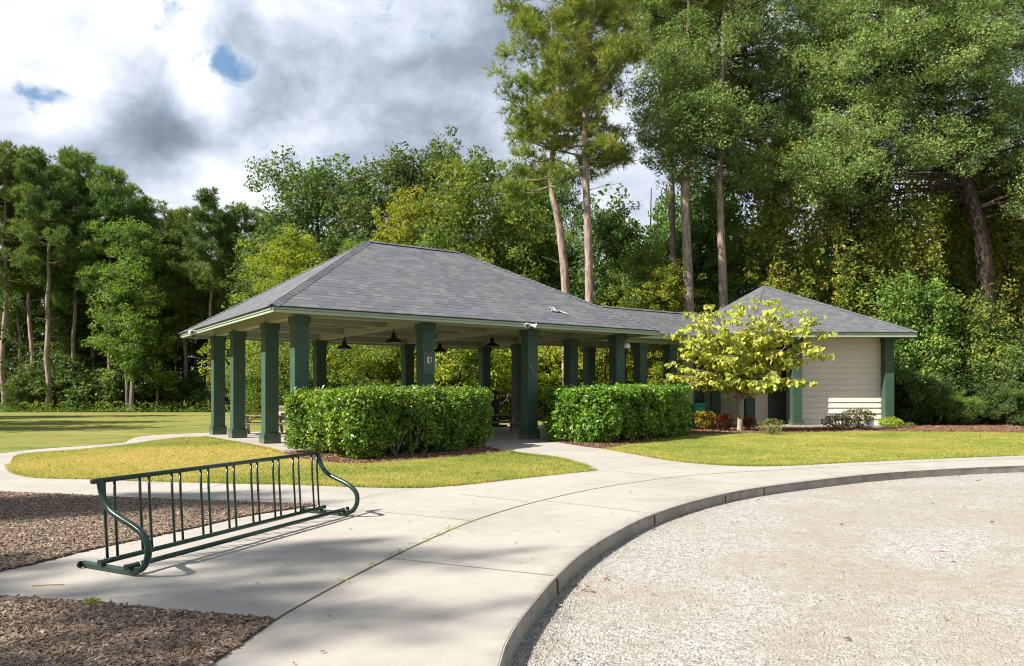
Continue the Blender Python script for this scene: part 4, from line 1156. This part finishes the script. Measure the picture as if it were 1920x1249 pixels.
def pine(name, label, seed, H=24, base=.55, Rc=3.6, limbs=46, tuft=14, tr=.24, path=None, needles=11, ln=.40, wd=.06, leafm='pine_leaf', dead=6, sides=None):
    rg = np.random.default_rng(seed); r = thing(name, label, 'pine tree'); wood = MB(); K = []; D = []; limbs = int(limbs * 1.45)
    T = wander(rg, (0, 0, -.2), (0, 0, H * .97), 14, .10) if path is None else smooth_line(path, 4)
    H = T[-1, 2] / .97; nT = len(T); ww = np.linspace(0, 1, nT)
    wood.tube(T, tr * (1 - ww) ** .75 + .035 + tr * .35 * np.exp(-ww * 26), 12)
    for i in range(limbs):
        f = base + (.985 - base) * (i + rg.random()) / limbs; z = f * H; g_ = (f - base) / (1 - base)
        L = Rc * (.35 + .65 * min(1, (1 - g_) * 1.25 + .12)) * (.55 + .6 * rg.random()) * (.75 if g_ < .12 else 1)
        az = rg.random() * 6.283; j = int(np.argmin(abs(T[:, 2] - z))); p0 = T[j]
        rise = (.10 + .55 * g_) + rg.normal() * .12
        tip = p0 + np.array((math.cos(az) * L, math.sin(az) * L, L * rise))
        mid = (p0 + tip) / 2 - np.array((0, 0, .10 * L))
        B = smooth_line([p0, mid, tip], 4); wood.tube(B, np.linspace(max(.022, .085 * (1 - g_)), .012, len(B)), 5, cap=False)
        nk = 3 + int(L * 1.1)
        for q in range(nk):
            t = .42 + .58 * (q + 1) / nk; b = B[min(len(B) - 1, int(t * (len(B) - 1)))]
            dv = unit(np.array((math.cos(az), math.sin(az), .35)) * .6 + rg.normal(size=3) * .7)
            e = b + dv * (.30 + .5 * rg.random()); wood.tube([b, e], [.014, .007], 3, cap=False)
            c = e + unit(rg.normal(size=(tuft, 3))) * np.array((.62, .62, .40)) * (.35 + .65 * rg.random((tuft, 1)))
            K.append(c); D.append(unit((c - e) + np.array((0, 0, .25)) + dv * .2))
    for _ in range(dead):
        z = (base * (.55 + .45 * rg.random())) * H; j = int(np.argmin(abs(T[:, 2] - z))); az = rg.random() * 6.283; L = .5 + 1.5 * rg.random()
        grow(rg, wood, T[j], T[j] + np.array((math.cos(az) * L, math.sin(az) * L, L * .2)), .03, .008, 5, .3, 4)
    wood.build('trunk', 'pine_bark', r, smooth=True); m_ = MB(); needle_tufts(m_, rg, np.vstack(K), np.vstack(D), needles, ln, wd); m_.build('crown', leafm, r)
    return r


def shrub(name, label, seed, H=4., Rc=2.0, n_k=70, leaves=55, size=.22, leafm='dark_leaf'):
    rg = np.random.default_rng(seed); r = thing(name, label, 'shrub'); K = []; wood = MB()
    for _ in range(7):
        e = np.array((*(rg.normal(size=2) * Rc * .5), H * (.55 + .4 * rg.random()))); B = grow(rg, wood, (rg.normal() * .15, rg.normal() * .15, -.1), e, .05, .012, 6, .25, 5)
    u = rg.normal(size=(n_k, 3)); u = unit(u) * (.35 + .65 * rg.random((n_k, 1)) ** .5) * np.array((Rc, Rc, H * .5)); u[:, 2] += H * .48
    u *= (1 + .35 * offset_noise(u, 1.1, seed))[:, None]; u[:, 2] = np.maximum(u[:, 2], .15)
    wood.build('stems', 'dark_bark', r); m_ = MB(); clump_leaves(m_, rg, u, leaves, .55, size, .3); m_.build('foliage', leafm, r)
    return r


HID = (0, -80, 0)
PROTO = {
    'pineA': pine('pine_tree', 'p', 101, 24, .50, 3.3, 50), 'pineB': pine('pine_tree', 'p', 102, 24, .56, 3.9, 46, tr=.27), 'pineC': pine('pine_tree', 'p', 103, 22, .42, 2.9, 54, tr=.22),
    'gumA': broadleaf('broadleaf_tree', 'b', 'tree', 111, 18, .16, 4.3, 30, 4, 3, 62), 'gumB': broadleaf('broadleaf_tree', 'b', 'tree', 112, 18, .10, 3.4, 34, 4, 3, 55, .24, .7),
    'oakA': broadleaf('oak_tree', 'b', 'tree', 113, 19, .30, 5.8, 26, 5, 4, 58, .27, .85, 'dark_leaf', 'dark_bark', .30, .8), 'oakB': broadleaf('oak_tree', 'b', 'tree', 114, 19, .34, 4.8, 24, 5, 4, 58, .26, .85, 'dark_leaf', 'dark_bark', .27, -.5),
    'slim': broadleaf('slender_tree', 'b', 'tree', 115, 14, .12, 2.5, 26, 3, 3, 55, .22, .6, 'lime_leaf', 'grey_bark', .13),
    'twin': broadleaf('twin_trunk_tree', 'b', 'tree', 116, 18, .20, 3.3, 30, 4, 3, 58, .24, .7, 'gum_leaf', 'grey_bark', .22, .2, twin=True),
    'shrubA': shrub('undergrowth_shrub', 's', 121, 4.2, 2.2), 'shrubB': shrub('undergrowth_shrub', 's', 122, 3.2, 2.4, 75), 'shrubC': shrub('undergrowth_shrub', 's', 123, 5.5, 2.0, 85, 55, .24),
    'shrubD': shrub('undergrowth_shrub', 's', 124, 5.5, 2.3, 130, 95, .13), 'shrubE': shrub('undergrowth_shrub', 's', 125, 4.6, 2.5, 120, 95, .13),
}
PROTO['pineS'] = pine('pine_tree', 'p', 109, 24, .66, 2.4, 9, 8)
PH = {'pineA': 24.5, 'pineB': 24.5, 'pineC': 22.5, 'gumA': 18.2, 'gumB': 18, 'oakA': 19.5, 'oakB': 19.5, 'slim': 14, 'twin': 18, 'shrubA': 4.4, 'shrubB': 3.4, 'shrubC': 5.8, 'shrubD': 5.8, 'shrubE': 4.9}
used = {}
trg = random.Random(9)


def plant(kind, px, Y, top, label, wide=1.0, leaf=None, group=None, rz=None, name=None):
    src = PROTO[kind]; X = (px - 960) / F * Y; H = EYE + (740 - top) / F * Y; s_ = H / PH[kind]
    part = 'foliage' if kind.startswith('shrub') else 'crown'
    o = copy_thing(src, (X, Y, -.02), trg.random() * 6.28 if rz is None else rz, (s_ * wide, s_ * wide, s_), label, group, {part: leaf} if leaf else None)
    if name: o.name = name
    return o


GL, GM = 'trees along the left treeline', 'trees behind the pavilion'
for t in (
    # left treeline
    ('pineA', 10, 72, 281, 'tall pine cut by the left edge of the photo', 1.0, None, GL),
    ('pineB', 90, 71, 288, 'tall pine with a long pale bare trunk near the left edge', .9, None, GL),
    ('pineC', 140, 74, 292, 'bushy topped pine just right of the pine with the pale trunk', .85, None, GL),
    ('pineC', 208, 72, 320, 'tall pine rising behind the light green double trunk tree', .85, None, GL),
    ('pineA', 55, 76, 300, 'dark pine behind the pine with the pale trunk', 1.0, None, GL),
    ('pineC', 275, 75, 375, 'shorter dark pine before the dip in the left treeline', 1.0, None, GL),
    ('pineB', 300, 86, 408, 'low pine standing in the dip of the left treeline', .9, None, GL),
    ('pineB', 392, 71.5, 369, 'broad domed pine directly above the left end of the pavilion roof', .85, None, GL),
    ('pineC', 345, 74, 395, 'narrow pine left of the broad domed pine', 1.0, None, GL),
    ('pineA', 452, 73, 392, 'yellow green pine right of the broad domed pine', .95, None, GL),
    ('pineC', 498, 82, 405, 'pine partly hidden by the leaning oak crown', 1.0, None, GL),
    ('twin', 246, 70, 398, 'light green tree with a pale double trunk at the lawn edge', .95, 'gum_leaf', GL),
    ('oakB', 150, 79, 455, 'dark broadleaf tree right of the pale pine trunk', .8, 'dark_leaf', GL),
    ('gumB', 30, 79, 470, 'dark leafy tree filling the left edge below the pines', 1.0, 'dark_leaf', GL),
    ('gumA', 330, 80, 450, 'dark leafy tree under the dip in the left treeline', 1.0, 'dark_leaf', GL),
    ('slim', 292, 71, 530, 'small leafy tree right of the double trunk tree', 1.1, 'gum_leaf', GL),
    ('gumB', 195, 79, 500, 'dark leafy tree between the dark oak and double trunk tree', 1.0, 'dark_leaf', GL),
    ('gumA', 420, 80, 500, 'dark leafy tree behind the left end of the pavilion roof', .9, 'dark_leaf', GL),
    ('slim', 118, 76, 560, 'small dull green tree at the foot of the pale pine trunk', 1.3, 'dark_leaf', GL),
    ('gumB', 478, 70, 480, 'leafy tree above the left eave of the pavilion', .9, 'gum_leaf', GL),
    ('pineC', 35, 78, 318, 'slim pine second from the left edge of the photo', .75, None, GL),
    ('pineA', 112, 79, 330, 'slim pine between the pale trunk and the bushy topped pine', .7, None, GL),
    ('pineC', 172, 76, 345, 'slim pine between the bushy topped pine and the double trunk tree', .75, None, GL),
    ('pineA', 236, 77, 352, 'slim pine directly behind the double trunk tree', .7, None, GL),
    ('pineC', 325, 81, 418, 'slim low pine at the right side of the treeline dip', .8, None, GL),
    ('pineA', 425, 80, 400, 'slim pine between the domed pine and the yellow green pine', .75, None, GL),
    # behind the pavilion
    ('gumB', 545, 56, 425, 'lime green tree over the left hip of the pavilion roof', 1.25, 'lime_leaf', GM),
    ('oakA', 600, 66, 292, 'wide dark oak with an outstretched left limb behind the roof', 1.02, 'dark_leaf', GM),
    ('oakB', 738, 63, 268, 'tall dark oak rising behind the ridge of the pavilion', .92, 'dark_leaf', GM),
    ('slim', 772, 56, 350, 'slender yellowing tree before the oak above the ridge', .85, 'lime_leaf', GM),
    ('gumA', 880, 55, 272, 'big bright green tree above the right end of the ridge', 1.05, 'gum_leaf', GM),
    ('gumB', 835, 63, 252, 'tall narrow tree behind the big bright green tree', .75, 'dark_leaf', GM),
    ('gumA', 968, 60, 320, 'leafy tree left of the two tall bare pine trunks', .95, 'gum_leaf', GM),
    ('oakA', 1010, 66, 300, 'dark tree behind the tall bare pine trunks', .6, 'dark_leaf', GM),
    ('gumB', 675, 58, 440, 'low leafy tree peeping over the ridge left of the oak', 1.0, 'gum_leaf', GM),
    ('gumA', 815, 54, 425, 'low green tree right behind the middle of the ridge', .9, 'gum_leaf', GM),
    ('gumB', 1140, 54, 370, 'dark leafy tree right of the two tall bare pine trunks', 1.1, 'dark_leaf', GM),
    ('gumA', 1195, 49, 455, 'leafy tree above the walkway roof', .95, 'gum_leaf', GM),
    ('gumB', 1245, 47, 490, 'low light green tree before the vine clad pine trunk', 1.2, 'lime_leaf', GM),
    ('gumA', 1395, 51, 420, 'leafy tree behind the peak of the restroom roof', .9, 'gum_leaf', GM),
    ('oakB', 1320, 56, 330, 'dark tree between the two right hand pine trunks', .8, 'dark_leaf', GM),
):
    if 'hero' in t[4]: t = t[:4] + ('tall pine whose top fills the gap left of the live oak',) + t[5:]
    plant(*t[:6], t[6] or ('far_pine_leaf' if t[0].startswith('pine') else None), t[7])

# the four pines whose long bare trunks rise behind the roofs


def pine_path(pts, Y):
    return [((px - pts[0][0]) / F * Y, 0, EYE + (740 - py) / F * Y) if i else (0, 0, -.2) for i, (px, py) in enumerate(pts)]


def hero_pine(pts, Y, label, seed, **kw):
    X = (pts[0][0] - 960) / F * Y
    r = pine('tall_pine', label, seed, path=pine_path(pts, Y), needles=13, ln=.42, wd=.038, tuft=17, **kw); r.location = (X, Y, 0)
    r['group'] = 'tall pines behind the roofs'; return r


hero_pine([(1062, 790), (1061, 560), (1052, 450), (1044, 400), (1034, 350), (1037, 280), (1047, 210), (1046, 140), (1036, 60), (1030, 5)], 47, 'tall pine with a bent bare trunk, left of the pair behind the roof', 201, base=.53, Rc=4.3, limbs=33, tr=.24, dead=4)
hero_pine([(1104, 790), (1105, 560), (1102, 420), (1097, 300), (1098, 200), (1103, 110), (1112, 40), (1115, -30)], 45, 'tall pine with a straight bare trunk, right of the pair behind the roof', 202, base=.58, Rc=3.3, limbs=27, tr=.24, dead=8)
hero_pine([(1296, 790), (1291, 540), (1285, 400), (1286, 300), (1288, 180), (1290, 60), (1292, -60)], 46.7, 'pine trunk wrapped in vines left of the restroom roof peak', 203, base=.90, Rc=2.6, limbs=14, tr=.30, dead=4)
hero_pine([(1358, 790), (1356, 560), (1352, 440), (1350, 330), (1352, 200), (1356, 60), (1358, -80)], 47.2, 'straight dark pine trunk nearest the restroom roof peak', 204, base=.90, Rc=2.6, limbs=14, tr=.27, dead=6)

hero_pine([(1262, 790), (1262, 500), (1258, 300), (1246, 150), (1236, 20), (1230, -60)], 54, 'tall pine whose crown top fills the gap left of the live oak', 205, base=.80, Rc=4.7, limbs=34, tr=.22, dead=3)

# live oaks: crowns built from lobes hung on long limbs


def live_oak(label, trunk, Y, lobes, seed, tr=.5, per=20, leaves=85, size=.155, leafm='oak_leaf', rad=.66):
    rg = np.random.default_rng(seed); X = (trunk[0][0] - 960) / F * Y; r = thing('live_oak', label, 'live oak', (X, Y, 0)); wood = MB(); K = []
    w3 = lambda px, py, y: np.array(((px - 960) / F * y - X, y - Y, EYE + (740 - py) / F * y))
    T = smooth_line([w3(px, py, Y + dy) for px, py, dy in trunk], 4)
    wood.tube(T, tr * (1 - .6 * np.linspace(0, 1, len(T))) + .1 * np.exp(-np.linspace(0, 12, len(T))), 12)
    for px, py, y, rd in lobes:
        c = w3(px, py, y); cand = T[len(T) // 3:]; p0 = cand[np.argmin(np.linalg.norm(cand - c, axis=1) + 1.2 * np.maximum(0, cand[:, 2] - c[2]))]
        grow(rg, wood, p0, c, .10, .02, 9, .25, 6)
        u = unit(rg.normal(size=(per, 3))) * (.35 + .65 * rg.random((per, 1)) ** .5) * rd * np.array((1, 1, .75))
        for q in c + u:
            K.append(q)
            if rg.random() < .35: wood.tube([c, (c + q) / 2 + rg.normal(size=3) * .15, q], [.03, .018, .006], 4, cap=False)
    wood.build('trunk', 'dark_bark', r); m_ = MB(); clump_leaves(m_, rg, np.array(K), leaves, rad, size, .4, .65); m_.build('crown', leafm, r)
    return r


def lobe_field(seed, x0, x1, low, n_, Ya, Yb, r0=1.2, r1=2.1, topy=-190):
    rg = np.random.default_rng(seed); out = []
    while len(out) < n_:
        px = x0 + (x1 - x0) * rg.random(); lo = np.interp(px, *zip(*low)); py = topy + (lo - topy) * rg.random() ** .85
        y = Ya + (Yb - Ya) * min(1, .65 * (lo - py) / (lo - topy) + .5 * rg.random())
        if any(abs(px - q[0]) < 34 and abs(py - q[1]) < 26 and abs(y - q[2]) < 2.0 for q in out) and rg.random() < .9: continue
        out.append((px, py, y, r0 + (r1 - r0) * rg.random()))
    return out


live_oak('huge live oak with a thick dark leaning trunk at the right edge', [(1850, 800, 0), (1851, 620, 0), (1845, 480, -.3), (1832, 410, -.8), (1806, 330, -.8), (1788, 270, -.6), (1750, 170, 0), (1720, 60, .8), (1705, -50, 1.5)], 46,
         lobe_field(31, 1500, 1990, [(1500, 350), (1600, 370), (1700, 360), (1780, 290), (1850, 250), (1920, 360), (1990, 390)], 125, 43, 51, 1.3, 2.1, -90) + lobe_field(35, 1470, 1660, [(1470, 350), (1560, 370), (1660, 370)], 16, 45, 50, 1.2, 1.9, 90) + lobe_field(36, 1600, 1860, [(1600, 120), (1860, 120)], 16, 42, 45.5, 1.3, 1.9, -50), 31)
live_oak('live oak with grey green crown over the restroom roof, trunk hidden in foliage', [(1446, 800, 0), (1446, 600, 0), (1442, 430, 0), (1436, 330, -.5), (1420, 230, -1.5), (1400, 130, -2.5), (1390, 20, -3)], 54,
         lobe_field(32, 1215, 1545, [(1215, 290), (1260, 320), (1330, 320), (1420, 345), (1500, 370), (1545, 370)], 98, 45.5, 56, 1.35, 2.2, -45) + lobe_field(37, 1262, 1385, [(1262, 285), (1385, 285)], 13, 44.2, 45.6, 1.1, 1.5, 10), 32, .36)


def vine_tree(label, px, Y, top, seed, wide=2.6, leafm='vine_leaf', strands=85, low=.12):
    rg = np.random.default_rng(seed); H = EYE + (740 - top) / F * Y; X = (px - 960) / F * Y; r = thing('vine_draped_tree', label, 'tree', (X, Y, -.02), 0, 'vine draped trees beside the restroom')
    wood = MB(); K = []; T = wander(rg, (0, 0, -.1), (rg.normal() * .8, .3, H * .95), 10, .15); wood.tube(T, np.linspace(.20, .03, 10), 8)
    for i in range(strands):
        z1 = H * (.35 + .65 * rg.random() ** .7); az = rg.random() * 6.283; L = wide * (.3 + .7 * rg.random()) * (1.1 - .45 * z1 / H); p0 = T[min(9, int(z1 / H * 9.5))]
        b = np.array((p0[0] + math.cos(az) * L, p0[1] + math.sin(az) * L, z1)); grow(rg, wood, p0, b, .03, .01, 6, .3, 4)
        n_ = 3 + int(rg.random() * 6); e = b - np.array((rg.normal() * .25, rg.normal() * .25, min(b[2] - H * low, n_ * .55)))
        S = wander(rg, b, e, n_ + 2, .12); wood.tube(S, .008, 3, cap=False); K += list(S + rg.normal(size=S.shape) * .2)
    wood.build('trunk', 'dark_bark', r); m_ = MB(); clump_leaves(m_, rg, np.array(K), 26, .48, .21, .3, .9); m_.build('crown', leafm, r); return r


vine_tree('vine draped tree with yellow brown leaves left of the roof peak slope', 1500, 47.6, 270, 41)
vine_tree('tallest yellow brown vine draped tree above the right roof slope', 1590, 47.2, 260, 42, 3.0)
vine_tree('yellow brown vine draped tree left of the thick oak trunk', 1690, 46, 280, 43, 2.8)
vine_tree('yellowing vine draped tree behind the thick oak trunk', 1790, 49, 240, 44, 2.6)
vine_tree('vine draped tree at the right edge of the photo', 1900, 47, 250, 45, 2.6)
vine_tree('green vine covered tree right behind the corner post', 1735, 43, 520, 46, 2.6, 'gum_leaf', 80, .05)
vine_tree('green vine covered tree under the thick oak trunk', 1830, 43.5, 550, 47, 2.4, 'gum_leaf', 70, .05)
vine_tree('green leafy tree behind the right end of the restroom roof', 1640, 46.8, 480, 48, 2.6, 'gum_leaf', 70, .1)

# undergrowth
for i in range(15):
    px = -30 + i * 36 + trg.uniform(-10, 10)
    plant(('shrubA', 'shrubB', 'shrubC')[i % 3], px, 72.5 + trg.uniform(-1, 4), 704 - trg.uniform(0, 46), 'dark green shrub in the undergrowth along the left treeline', 1.1 + .3 * trg.random(), 'dark_leaf', 'undergrowth along the left treeline')
for i in range(19):
    px = 500 + i * 42 + trg.uniform(-12, 12)
    plant(('shrubD', 'shrubE')[i % 2], px, 50.5 + trg.uniform(-2, 4), 610 - trg.uniform(0, 60), 'sunlit green shrub in the undergrowth seen through the pavilion', 1.15, ('gum_leaf', 'lime_leaf', 'gum_leaf', 'vine_leaf', 'lime_leaf')[i % 5], 'undergrowth behind the pavilion')
for i in range(8):
    px = 1285 + i * 55
    plant(('shrubD', 'shrubE')[i % 2], px, 49.5 + trg.uniform(-1, 2), 600 - trg.uniform(0, 50), 'green shrub in the undergrowth behind the restroom', 1.2, ('dark_leaf', 'gum_leaf')[i % 2], 'undergrowth behind the restroom')
for i, (px, Y, top, lf, lab) in enumerate(((1700, 41.5, 660, 'dark_leaf', 'dark shrub right of the restroom corner post'), (1755, 41, 700, 'dark_leaf', 'low dark shrub second from the restroom corner post'), (1800, 40, 725, 'gum_leaf', 'low glossy green shrub on the mulch edge'),
                                           (1850, 41, 690, 'dark_leaf', 'round dark shrub under the thick oak trunk'), (1893, 40, 705, 'dark_leaf', 'bushy dark shrub near the right edge'), (1935, 41, 640, 'dark_leaf', 'tall dark shrub cut by the right edge'), (1770, 44, 620, 'dark_leaf', 'tall dark shrub behind the low ones at right'), (1880, 44, 600, 'dark_leaf', 'tall dark shrub behind the bushy one at right'))):
    plant(('shrubE', 'shrubD')[i % 2], px, Y, top, lab, 1.15 if i < 6 else 1.4, lf, 'shrubs right of the restroom')

# weeds at the foot of the left treeline
P = np.column_stack([rng.uniform(-64, -18, 5200), rng.uniform(68.5, 72.5, 5200), .1 + .9 * rng.random(5200) ** 2])
mb = MB(); leaf_quads(mb, rng, P, .38, None, .1, .25, .1, .5); tag(mb.build('weeds', 'gum_leaf'), 'tall weeds along the foot of the left treeline', 'weeds', kind='stuff')

# the mass of the wood further back


def wood_mass(name, label, areas, seed, per=55, size=.42, bark_='dark_bark', leafm='dark_leaf'):
    rg = np.random.default_rng(seed); K = []; wood = MB()
    for x0, x1, y0, y1, H, n_ in areas:
        for _ in range(n_):
            x, y = rg.uniform(x0, x1), rg.uniform(y0, y1); h = H * rg.uniform(.7, 1.02); T = wander(rg, (x, y, -.1), (x + rg.normal() * .6, y, h * .95), 6, .15)
            wood.tube(T, np.linspace(.2, .04, 6), 6, cap=False); R_ = rg.uniform(2.0, 3.6)
            k = rg.normal(size=(26, 3)); k = unit(k) * (.4 + .6 * rg.random((26, 1))) * np.array((R_, R_, h * .42)) + np.array((x, y, h * .56)); K.append(k)
    m_ = MB(); clump_leaves(m_, rg, np.vstack(K), per, 1.05, size, .3); o = m_.build(name, leafm); tag(o, label, 'wood', kind='stuff')
    wo_ = wood.build('trunks', bark_, o); wo_['kind'] = 'stuff'
    return o


wood_mass('woodland', 'dark depth of the wood behind the front rows of trees', [(-82, -20, 80, 96, 20.5, 84), (-24, 8, 68, 84, 18, 56), (4, 52, 56, 72, 21, 90)], 77, 50)
wood_mass('woodland', 'wood beyond the left edge of the photo casting shadows over the field', [(-31.5, -26.5, 30, 34, 14, 4), (-41, -31, 35, 41, 16, 8), (-49, -38, 43, 54, 18, 9)], 78, 36)
for i, (x, y, h) in enumerate(((-24.4, -3.6, 24.5), (-28.6, .2, 25.5), (-32.0, -1.2, 26), (-23.6, -5.2, 23.5))):
    copy_thing(PROTO['pineC' if i in (1, 2) else 'pineS'], (x, y, 0), i * 2.1, (.75, .75, h / (22.5 if i in (1, 2) else 24)), 'tall pine standing outside the left edge whose shadow dapples the walk', 'pines outside the photo')

# redbud in front of the restroom


def redbud():
    rg = np.random.default_rng(61); g0 = G(1387, 809); r = thing('redbud_tree', 'small yellow green tree with heart shaped leaves before the restroom', 'small tree', (g0[0], g0[1], .01)); wood = MB(); Lc = []; Ln = []
    tr = smooth_line([(0, 0, -.05), (.02, 0, .6), (-.03, .02, 1.2), (.0, 0, 1.75)], 5); wood.tube(tr, np.linspace(.13, .085, len(tr)), 10)
    ends = [(-3.2, .1, 4.1), (-2.9, -.5, 2.6), (-2.4, .5, 3.2), (-2.2, -.6, 4.8), (-1.4, .3, 5.3), (-1.1, -.8, 3.9), (-.2, .4, 5.5), (.4, -.6, 4.7), (1.0, .5, 5.35), (1.6, -.5, 4.4), (2.3, .3, 5.0), (3.0, -.3, 4.75), (3.5, .2, 4.25), (2.5, -.6, 3.4), (2.0, .6, 2.9), (3.0, 0, 3.15), (-1.6, -.9, 2.2), (.9, -.9, 2.4), (1.7, -.8, 2.2), (-.6, -1.0, 3.0), (.5, .9, 3.6), (-2.0, .9, 3.9), (.0, -1.1, 2.0), (-2.6, .2, 1.95), (1.3, -1.0, 3.3)]
    for _ in range(20):
        a = rg.random() * 6.283; zz = 1.9 + 3.4 * rg.random(); q = (.55 + .5 * rg.random()) * 3.7 * math.sqrt(max(.08, 1 - ((zz - 3.5) / 2.35) ** 2))
        ends.append((math.cos(a) * q, math.sin(a) * q * .42, zz))
    for e in ends:
        e = np.array(e, float) * (1, 1, 1.06) + (.35, 0, 0); s_ = tr[rg.integers(len(tr) * 2 // 3, len(tr))]; mid = s_ * .5 + e * .5 + np.array((0, 0, .35))
        B = smooth_line([s_, s_ * .75 + e * .25 + np.array((0, 0, .30)), mid, e], 6) ; B += np.cumsum(rg.normal(size=B.shape) * .015, 0); wood.tube(B, np.linspace(.042, .010, len(B)), 6, cap=False)
        for q in range(9):
            t = .38 + .62 * (q + rg.random()) / 9; b = B[min(len(B) - 1, int(t * len(B)))]
            dv = unit(np.array((rg.normal(), rg.normal() * .9, rg.normal() * .18 + .05))); L = .35 + .75 * rg.random(); tip = b + dv * L; wood.tube([b, (b + tip) / 2 + (0, 0, .04), tip], [.012, .008, .004], 4, cap=False)
            n_ = rg.integers(13, 21); tt = rg.random((n_, 1)); c = b + (tip - b) * tt + rg.normal(size=(n_, 3)) * np.array((.10, .10, .045)); c[:, 2] -= .08; Lc.append(c)
    wood.build('trunk', 'redbud_bark', r, smooth=True)
    C = np.vstack(Lc); n_ = len(C); nn = unit(np.column_stack([rg.normal(size=(n_, 2)) * .75 + (-.25, -.35), .35 + .5 * rg.random(n_)])); dn = unit(np.array((0, 0, -1.)) - nn * (nn @ np.array((0, 0, -1.)))[:, None] + rg.normal(size=(n_, 3)) * .3); b = unit(np.cross(nn, dn))
    s_ = (.165 * (.6 + .75 * rg.random(n_)))[:, None]
    heart = [(0, .0, 0), (.32, -.18, .05), (.54, .10, .10), (.40, .55, .06), (0, 1.0, -.06), (-.40, .55, .06), (-.54, .10, .10), (-.32, -.18, .05)]
    V = np.stack([C + b * s_ * x + dn * s_ * y + nn * s_ * z for x, y, z in heart], 1).reshape(-1, 3); i = np.arange(n_)[:, None, None] * 8
    m_ = MB(); m_.add(V, (i + np.array([(0, 1, 2, 3), (0, 3, 4, 5), (0, 5, 6, 7)])[None]).reshape(-1, 4)); m_.build('crown', 'redbud_leaf', r); return r


redbud()

# the first tree of each kind steps aside: only its copies stand in the scene
for o in PROTO.values():
    for ch in list(o.children): bpy.data.objects.remove(ch)
    bpy.data.objects.remove(o)
